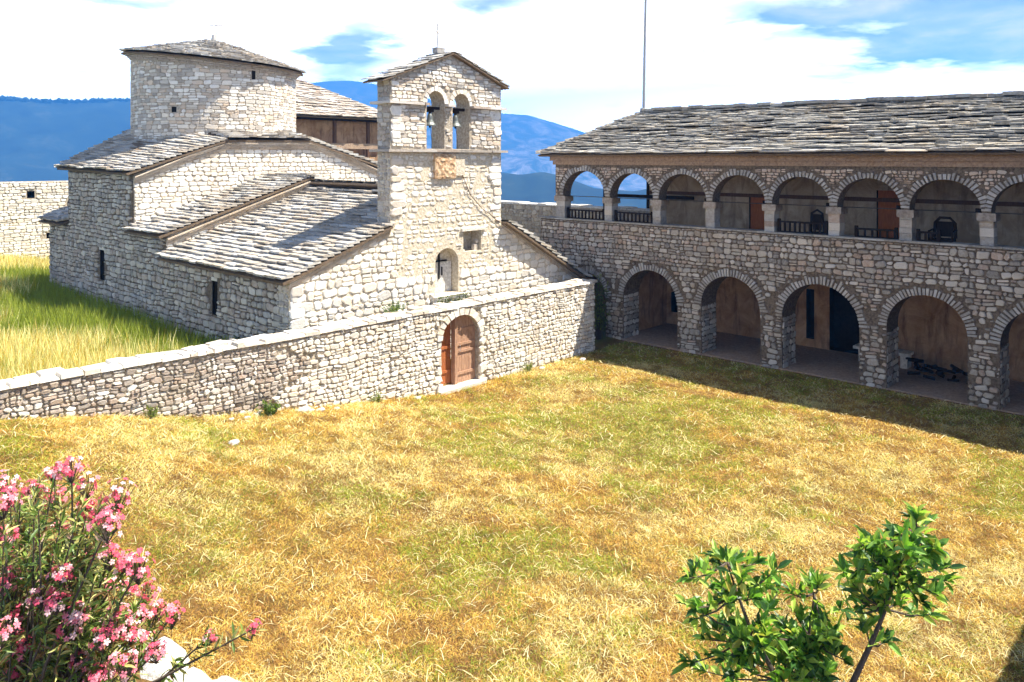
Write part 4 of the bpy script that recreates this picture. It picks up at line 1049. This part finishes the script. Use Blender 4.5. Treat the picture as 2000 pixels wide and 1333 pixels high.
def court_grass():
    rng = np.random.RandomState(3)
    n = 4200000; d = 5.5 + 27 * rng.rand(n) ** 1.15; lat = (rng.rand(n) * 2 - 1) * ((1000 / F + .06) * d + 3.0)
    x = SA * d + CA * lat; y = CA * d - SA * lat
    ok = (y < 15.55) & (x < 22.4) & ((x > 3.85) | (y > 9.7) | (x < 2.9)) & (y > -1) & (rng.rand(n) < np.clip(.10 + .85 * fbm(x, y, 2.6, 8), 0, 1) * np.where(abs(lat) < (1000 / F + .06) * d, 1, .35))
    x, y = x[ok][:900000], y[ok][:900000]; n = len(x); dd = SA * x + CA * y
    p = fbm(x, y, .35, 11); q = fbm(x, y, 1.7, 23); e = rng.rand(n)
    near_wall = np.clip((y - 15.0) / .5, 0, 1) * 1.6
    h = (.04 + .075 * rng.rand(n) ** 1.5) * (1 + 1.0 * near_wall * rng.rand(n)) * (.7 + .6 * q); lean = np.clip(.80 + .3 * rng.rand(n), 0, .99)
    w = (.0013 + .0016 * rng.rand(n)) * (1 + dd / 9)
    V = blades(x, y, h, lean, w, rng)
    straw = np.array([.74, .48, .10]); pale = np.array([.88, .73, .34]); brown = np.array([.52, .26, .06]); green = np.array([.36, .40, .03])
    t1 = fbm(x, y, .8, 57)[:, None]; t2 = fbm(x, y, 3.5, 63)
    pale_f = np.clip(.30 + (t1[:, 0] - .5) * 1.8 + (t2 - .5) * 1.2, .05, .8); brn = np.clip(.20 + (.5 - t1[:, 0]) * 1.2 + (.5 - t2) * 1.3, .03, .7)
    straw = straw * (1 - .0 * t1); C = np.where(e[:, None] < pale_f[:, None], pale, np.where(e[:, None] > 1 - brn[:, None], brown, straw))
    gmask = np.clip((p - .49) * 3.6 + (q - .5) * 2.2 + .34 * np.clip((dd - 12) / 4, 0, 1) * np.clip((x - 9) / 3, 0, 1) - .25 * np.clip((11 - dd) / 4, 0, 1) + .5 * (x > 20.5), 0, .85); C = np.where(rng.rand(n)[:, None] < gmask[:, None] * .75, green, C)
    C = C * (1 - .35 * np.clip((.5 - t2) * 4, 0, 1))[:, None] * (.62 + .45 * rng.rand(n))[:, None]
    # long cut stalks lying on top
    m = 9000; k = rng.choice(n, m, replace=False); hs = .10 + .14 * rng.rand(m)
    V2 = blades(x[k], y[k], hs, np.clip(.96 + .05 * rng.rand(m), 0, .998), (.0018 + .0012 * rng.rand(m)) * (1 + dd[k] / 10), rng); V2[:, :, 2] += .03
    C2 = np.array([.86, .74, .44]) * (.75 + .35 * rng.rand(m))[:, None]
    V = np.concatenate([V, V2]); C = np.concatenate([C, C2])
    gmesh('dry_grass', V, 5, [(0, 1, 2, 3), (3, 2, 4)], np.clip(C, 0, .95), 'short dry golden grass covering the courtyard', 'grass')
court_grass()
def yard_grass():
    rng = np.random.RandomState(9); n = 260000
    x = -6 + 25 * rng.rand(n); y = 16.3 + 29.5 * rng.rand(n) ** 1.25
    left = (x < 10.15) | (y > 35.0)
    ok = left & visible(x, y, .16) & (rng.rand(n) < .85)
    x, y = x[ok][:190000], y[ok][:190000]; n = len(x); d = SA * x + CA * y
    p = fbm(x, y, .45, 31); q = fbm(x, y, 1.4, 41)
    # sheltered strip along the church keeps green
    damp = 1.6 * np.clip(1 - (10.2 - x) / 3.6, 0, 1) * (y < 40) + 1.3 * np.clip((19 - y) / 1.5, 0, 1) * np.clip((x - 5.0) / 2, 0, 1) + .8 * np.clip(1 - abs(y - 29) / 5, 0, 1) * (x < 11)
    g = np.clip((p - .45) * 3 + damp, 0.05, 1); isg = rng.rand(n) < g
    h = np.where(isg, .34 + .42 * rng.rand(n), .42 + .46 * rng.rand(n)) * (.75 + .5 * q); lean = .08 + .38 * rng.rand(n)
    w = (.0035 + .003 * rng.rand(n)) * (1 + d / 22)
    V = blades(x, y, h, lean, w, rng)
    C = np.where(isg[:, None], np.array([.28, .32, .03]), np.where(rng.rand(n)[:, None] < .7, np.array([.84, .72, .34]), np.array([.62, .42, .08])))
    C = C * (.7 + .55 * rng.rand(n))[:, None]
    gmesh('tall_grass', V, 5, [(0, 1, 2, 3), (3, 2, 4)], np.clip(C, 0, .95), 'tall uncut yellow and green grass beside the church', 'grass')
yard_grass()

# ------------------------------------------------------------------ plants
def leaf(mb, p, d, n, L, Wd, col, m='leaf', fold=.25):
    """pointed leaf: two bent halves along direction d with normal n"""
    s = d.cross(n).normalized(); n = s.cross(d).normalized(); a = p; c = p + d * L - n * L * .12
    m1 = p + d * L * .35; m2 = p + d * L * .7 - n * L * .03; up = n * Wd * fold
    q = [a, m1 + s * Wd * .5 + up, m2 + s * Wd * .42 + up, c, m2 - s * Wd * .42 + up, m1 - s * Wd * .5 + up, m1, m2]
    mb.poly([tuple(z) for z in q], [(0, 1, 6), (6, 1, 2, 7), (7, 2, 3), (0, 6, 5), (6, 7, 4, 5), (7, 3, 4)], m, col)
def rdir(rng, zmin=-1):
    while True:
        v = Vector((rng.uniform(-1, 1), rng.uniform(-1, 1), rng.uniform(zmin, 1)))
        if .1 < v.length < 1: return v.normalized()
def at(px, py, d):
    r = (px - 1000) / F * d; return Vector((SA * d + CA * r, CA * d - SA * r, H - (py - HZ) / F * d))

def flower(mb, p, n, r, rng, col):
    a = n.orthogonal().normalized(); b = n.cross(a); ph = rng.uniform(0, 6)
    for k in range(5):
        t = ph + k * 2 * math.pi / 5; d = a * math.cos(t) + b * math.sin(t); s = n.cross(d)
        c = jit(rng, col, .15)
        q = [p, p + d * r * .6 + s * r * .34 + n * r * .15, p + d * r + s * r * .2 + n * r * .05, p + d * r * 1.02 - s * r * .2 + n * r * .12, p + d * r * .6 - s * r * .34 + n * r * .2]
        mb.poly([tuple(z) for z in q], [(0, 1, 2, 3, 4)], 'petal', c)
def oleander():
    rng = random.Random(21)
    t = empty('oleander', 'pink flowering oleander bush in the lower left corner', 'bush')
    clusters = []   # pixel positions of the blossom heads, read as directions from where one stands
    px = [(140, 915), (105, 925), (170, 950), (15, 945), (5, 985), (20, 970), (110, 975), (165, 990), (190, 1000), (230, 970), (210, 1030), (15, 1045), (35, 1085), (120, 1120), (175, 1090), (215, 1085),
          (250, 1100), (270, 1110), (175, 1150), (215, 1145), (250, 1150), (70, 1160), (110, 1180), (45, 1195), (10, 1190), (150, 1200), (60, 1225), (25, 1230), (135, 1230), (100, 1255), (200, 1250), (310, 1190), (335, 1205), (275, 1205), (40, 1270), (80, 1275), (305, 1275), (240, 1300), (285, 1255), (195, 1325), (150, 1165), (12, 1140)]
    px += [(60, 1060), (80, 1120), (95, 1040), (150, 1030), (25, 1130), (110, 1110), (85, 1165), (150, 1120), (180, 1210), (230, 1215), (95, 1215), (120, 1290), (30, 1310), (160, 1290), (255, 1235), (60, 1195), (285, 1155), (130, 1155), (0, 1240), (215, 1010), (65, 960)]
    base = at(60, 1500, 6.2); base.z = gz(base.x, base.y) - .05
    heads = []
    for (x, y) in px:
        d = 6.2 + rng.uniform(-.6, .7) - max(0, (y - 1150)) * .0015; heads.append(at(x, y, d))
    single = [(at(408, 1245, 6.2), .6), (at(497, 1228, 6.2), .75)]
    sb = MB()
    tips = []
    for k, hd in enumerate(heads + [s[0] for s in single]):
        b = base + Vector((rng.uniform(-.35, .35), rng.uniform(-.35, .35), 0)); mid = b.lerp(hd, .55) + Vector((rng.uniform(-.12, .12), rng.uniform(-.12, .12), .25))
        pts = [b.lerp(mid, i / 4) + Vector((0, 0, .1 * math.sin(i * .8))) for i in range(4)] + [mid.lerp(hd, i / 4) for i in range(5)]
        sb.tube(pts, [.022 - .017 * i / 8 for i in range(9)], 'bark', 5)
        tips.append(pts)
    fill = []
    for k in range(230):
        x = rng.uniform(-60, 290); y = rng.uniform(930, 1420); 
        lim = 215 + (y - 930) * .25
        if x > lim: continue
        if y < 960 and abs(x - 130) > 55 and x > 30: continue
        fill.append(at(x, y, 6.3 + rng.uniform(-.7, 1.0)))
    for q in fill:
        b = base + Vector((rng.uniform(-.35, .35), rng.uniform(-.35, .35), 0)); mid = b.lerp(q, .6) + Vector((0, 0, .2))
        pts = [b, b.lerp(mid, .5), mid, mid.lerp(q, .5), q]; sb.tube(pts, [.018, .014, .01, .007, .004], 'bark', 4); tips.append(pts)
    sb.build('stems', t)
    lb = MB()
    for pts in tips:
        n = 44
        for k in range(n):
            f = 1 - .42 * rng.random() ** 1.3; L = len(pts) - 1; i = min(int(f * L), L - 1); p = pts[i].lerp(pts[i + 1], f * L - i)
            ax = (pts[-1] - pts[-2]).normalized(); d = (ax * rng.uniform(.3, 1.0) + rdir(rng) * .8).normalized(); c = rng.random()
            col = (.09, .15, .035) if c < .3 else (.20, .28, .06) if c < .65 else (.50, .48, .18)
            if rng.random() < .16: col = (.26, .15, .06)
            leaf(lb, p, d, rdir(rng, .2), rng.uniform(.08, .14), rng.uniform(.014, .024), jit(rng, col, .3))
    lb.build('foliage', t)
    for k, hd in enumerate(heads + [s[0] for s in single]):
        mb = MB(); n = 26 if k < len(heads) else 12
        R0 = rng.uniform(.075, .13) if k < len(heads) else .06
        hot = rng.random()
        for q in range(n):
            o = rdir(rng, -.3); p = hd + o * R0 * rng.uniform(.5, 1.05)
            col = (.76, .09, .17) if rng.random() < .4 else (.82, .24, .33) if rng.random() < .6 else (.88, .56, .60)
            mb.tube([hd - Vector((0, 0, R0)), p], .0025, 'bark', 3, cap=False)
            flower(mb, p, (o + Vector((-.1, -.3, .4)) + rdir(rng) * .3).normalized(), rng.uniform(.019, .028), rng, col)
        mb.build('flower_cluster', t)
oleander()

def young_tree():
    rng = random.Random(33)
    t = empty('young_tree', 'young green tree with glossy leaves in the lower right foreground', 'tree')
    D = 5.6; base = at(1640, 1900, D); base.z = gz(base.x, base.y) - .05
    sb = MB(); fork = at(1660, 1345, D)
    sb.tube([base, base.lerp(fork, .5) + Vector((.04, 0, 0)), fork], [.05, .04, .03], 'bark', 8)
    fork2 = at(1590, 1480, D); sb.tube([base.lerp(fork, .6), fork2], [.03, .026], 'bark', 6)
    def limb(src, pts, r0):
        P_ = [src] + pts; sb.tube(P_, [r0 * (1 - .8 * i / (len(P_) - 1)) for i in range(len(P_))], 'bark', 6); return P_
    ends = []
    A = limb(fork, [at(1700, 1260, D), at(1730, 1190, D), at(1755, 1110, D), at(1790, 1030, D)], .024)
    B = limb(fork2, [at(1520, 1330, D - .1), at(1470, 1240, D - .1), at(1440, 1160, D - .1), at(1420, 1100, D)], .024)
    Cc = limb(fork2, [at(1590, 1330, D + .1), at(1580, 1240, D + .1), at(1590, 1160, D + .1)], .02)
    tips = [  # (px, py, limb)
        (1790, 1005, A), (1815, 1020, A), (1830, 1075, A), (1850, 1110, A), (1855, 1135, A), (1835, 1165, A), (1800, 1180, A), (1690, 1085, A), (1680, 1060, A), (1720, 1060, A), (1745, 1085, A), (1670, 1110, A), (1665, 1140, A),
        (1775, 1130, A), (1710, 1130, A), (1640, 1190, A), (1680, 1175, A), (1825, 1200, A), (1760, 1190, A), (1740, 1150, A), (1730, 1250, A), (1690, 1210, A), (1780, 1090, A), (1750, 1045, A), (1800, 1140, A),
        (1400, 1090, B), (1365, 1110, B), (1345, 1130, B), (1340, 1180, B), (1360, 1210, B), (1430, 1095, B), (1480, 1100, B), (1520, 1110, B), (1450, 1130, B), (1390, 1150, B), (1420, 1180, B), (1375, 1250, B), (1370, 1310, B), (1340, 1300, B), (1470, 1170, B), (1410, 1290, B), (1440, 1240, B), (1430, 1330, B), (1490, 1220, B), (1500, 1150, B),
        (1600, 1140, Cc), (1580, 1130, Cc), (1545, 1160, Cc), (1560, 1200, Cc), (1530, 1230, Cc), (1510, 1280, Cc), (1550, 1290, Cc), (1600, 1260, Cc), (1560, 1330, Cc), (1620, 1310, Cc), (1520, 1340, Cc), (1590, 1210, Cc), (1480, 1300, Cc), (1630, 1260, Cc), (1650, 1290, Cc), (1480, 1370, Cc), (1590, 1380, Cc)]
    for k in range(14): a = rng.uniform(0, 6.28); q = math.sqrt(rng.random()); tips.append((1745 + 100 * q * math.cos(a), 1120 + 95 * q * math.sin(a), A))
    for k in range(18): a = rng.uniform(0, 6.28); q = math.sqrt(rng.random()); tips.append((1450 + 105 * q * math.cos(a), 1215 + 125 * q * math.sin(a), B))
    for k in range(22): tips.append((rng.uniform(1490, 1650), rng.uniform(1230, 1390), Cc))
    lb = MB()
    for (x, y, L) in tips:
        q = at(x, y, D + rng.uniform(-.38, .38)); s = min(L, key=lambda z: (Vector(z) - q).length); s = Vector(s)
        mid = s.lerp(q, .5) + Vector((0, 0, -.03)); sb.tube([s, mid, q], [.009, .006, .004], 'bark', 5)
        ax = (q - s).normalized() if (q - s).length > .02 else Vector((0, 0, 1))
        ax = (ax + Vector((0, 0, .8))).normalized()
        for k in range(20):
            f = 1 - .8 * rng.random() ** 1.5; p = s.lerp(q, f) if f < .5 else mid.lerp(q, (f - .5) * 2)
            d = (ax * rng.uniform(.3, 1.3) + rdir(rng) * .8).normalized(); c = rng.random()
            col = (.04, .11, .02) if c < .3 else (.15, .30, .035) if c < .68 else (.36, .48, .08) if c < .96 else (.5, .42, .08)
            leaf(lb, p, d, (Vector((0, 0, 1)) + rdir(rng) * .7).normalized(), rng.uniform(.08, .145), rng.uniform(.032, .048), jit(rng, col, .3))
    sb.build('trunk', t); lb.build('crown', t)
young_tree()

def weed(name, label, cat, c, n, h, spread, seed, cols, wd=.02, L=.09):
    rng = random.Random(seed); t = empty(name, label, cat, loc=c); sb = MB(); lb = MB()
    for k in range(n):
        q = Vector((rng.gauss(0, spread), rng.gauss(0, spread * .6), h * rng.uniform(.4, 1.0))); b = Vector((q.x * .3, q.y * .3, -.05))
        sb.tube([b, b.lerp(q, .5), q], [.006, .005, .003], 'bark', 4)
        for j in range(14):
            p = b.lerp(q, rng.uniform(.3, 1)); leaf(lb, p, (rdir(rng, -.2)), rdir(rng, .1), L * rng.uniform(.6, 1.2), wd * rng.uniform(.7, 1.2), jit(rng, rng.choice(cols), .25))
    sb.build('stems', t); lb.build('leaves', t)
G = [(.07, .13, .02), (.12, .20, .03), (.20, .26, .04)]
weed('shrub', 'yellow green shrub growing behind the right end of the courtyard wall', 'shrub', (22.0, 16.45, .02), 70, 2.35, .2, 41, [(.12, .17, .02), (.22, .26, .03), (.08, .12, .02)], .03, .12)
weed('wall_weed', 'small green weed growing on the coping below the church facade', 'weed', (13.0, 16.35, 2.2), 26, .32, .22, 42, G, .02, .07)
weed('ground_weed', 'dark green weed at the foot of the courtyard wall, left of the door', 'weed', (8.75, 15.3, .7), 24, .4, .12, 43, G, .03, .08)
weed('leafy_plant', 'dark leafy plant standing in the tall grass at the left edge', 'plant', (4.75, 16.9, 1.35), 22, .75, .16, 44, G, .035, .10)
weed('church_weed', 'green weeds at the foot of the shaded church side wall', 'weed', (9.8, 19.6, 1.0), 60, .65, .45, 45, G, .025, .10)

for k, (x, lab) in enumerate([(11.7, 'thin pale green weed at the wall foot, nearest left of the door'), (17.2, 'thin green weed at the wall foot, right of the door'), (6.3, 'low olive weed against the dark rubble at the left end of the courtyard wall')]):
    weed('ground_weed', lab, 'weed', (x, 15.42, float(gz(x, 15.4))), 14, .26, .12, 50 + k, [(.22, .28, .04), (.34, .34, .07), (.12, .18, .03)], .016, .08)
# fallen stones lying at the foot of the wall
def fallen(x, y, r, seed, label):
    rng = random.Random(seed); mb = MB(); n, m_ = 9, 5; V = []
    for i in range(m_ + 1):
        ph = math.pi * i / m_
        for j in range(n):
            th = 2 * math.pi * j / n; k = r * rng.uniform(.8, 1.15); V.append((math.sin(ph) * math.cos(th) * k * 1.3, math.sin(ph) * math.sin(th) * k, math.cos(ph) * k * .6))
    mb.poly(V, [(i * n + j, i * n + (j + 1) % n, (i + 1) * n + (j + 1) % n, (i + 1) * n + j)[::-1] for i in range(m_) for j in range(n)], 'stone', (.45, .42, .37))
    o = mb.build('loose_stone'); o.location = (x, y, gz(x, y) + r * .2); tag(o, label, 'stone', 'loose stones in the court')
fallen(9.6, 15.35, .14, 1, 'pale loose stone at the foot of the wall left of the door')
fallen(7.07, 13.66, .10, 2, 'small pale stone lying in the dry grass of the left court')

rr = random.Random(88)
for k in range(9):
    fallen(rr.choice([rr.uniform(7.5, 13.2), rr.uniform(16, 20)]), rr.uniform(15.1, 15.45), rr.uniform(.05, .10), 100 + k, 'small pale rubble stone lying in the grass at the foot of the courtyard wall')
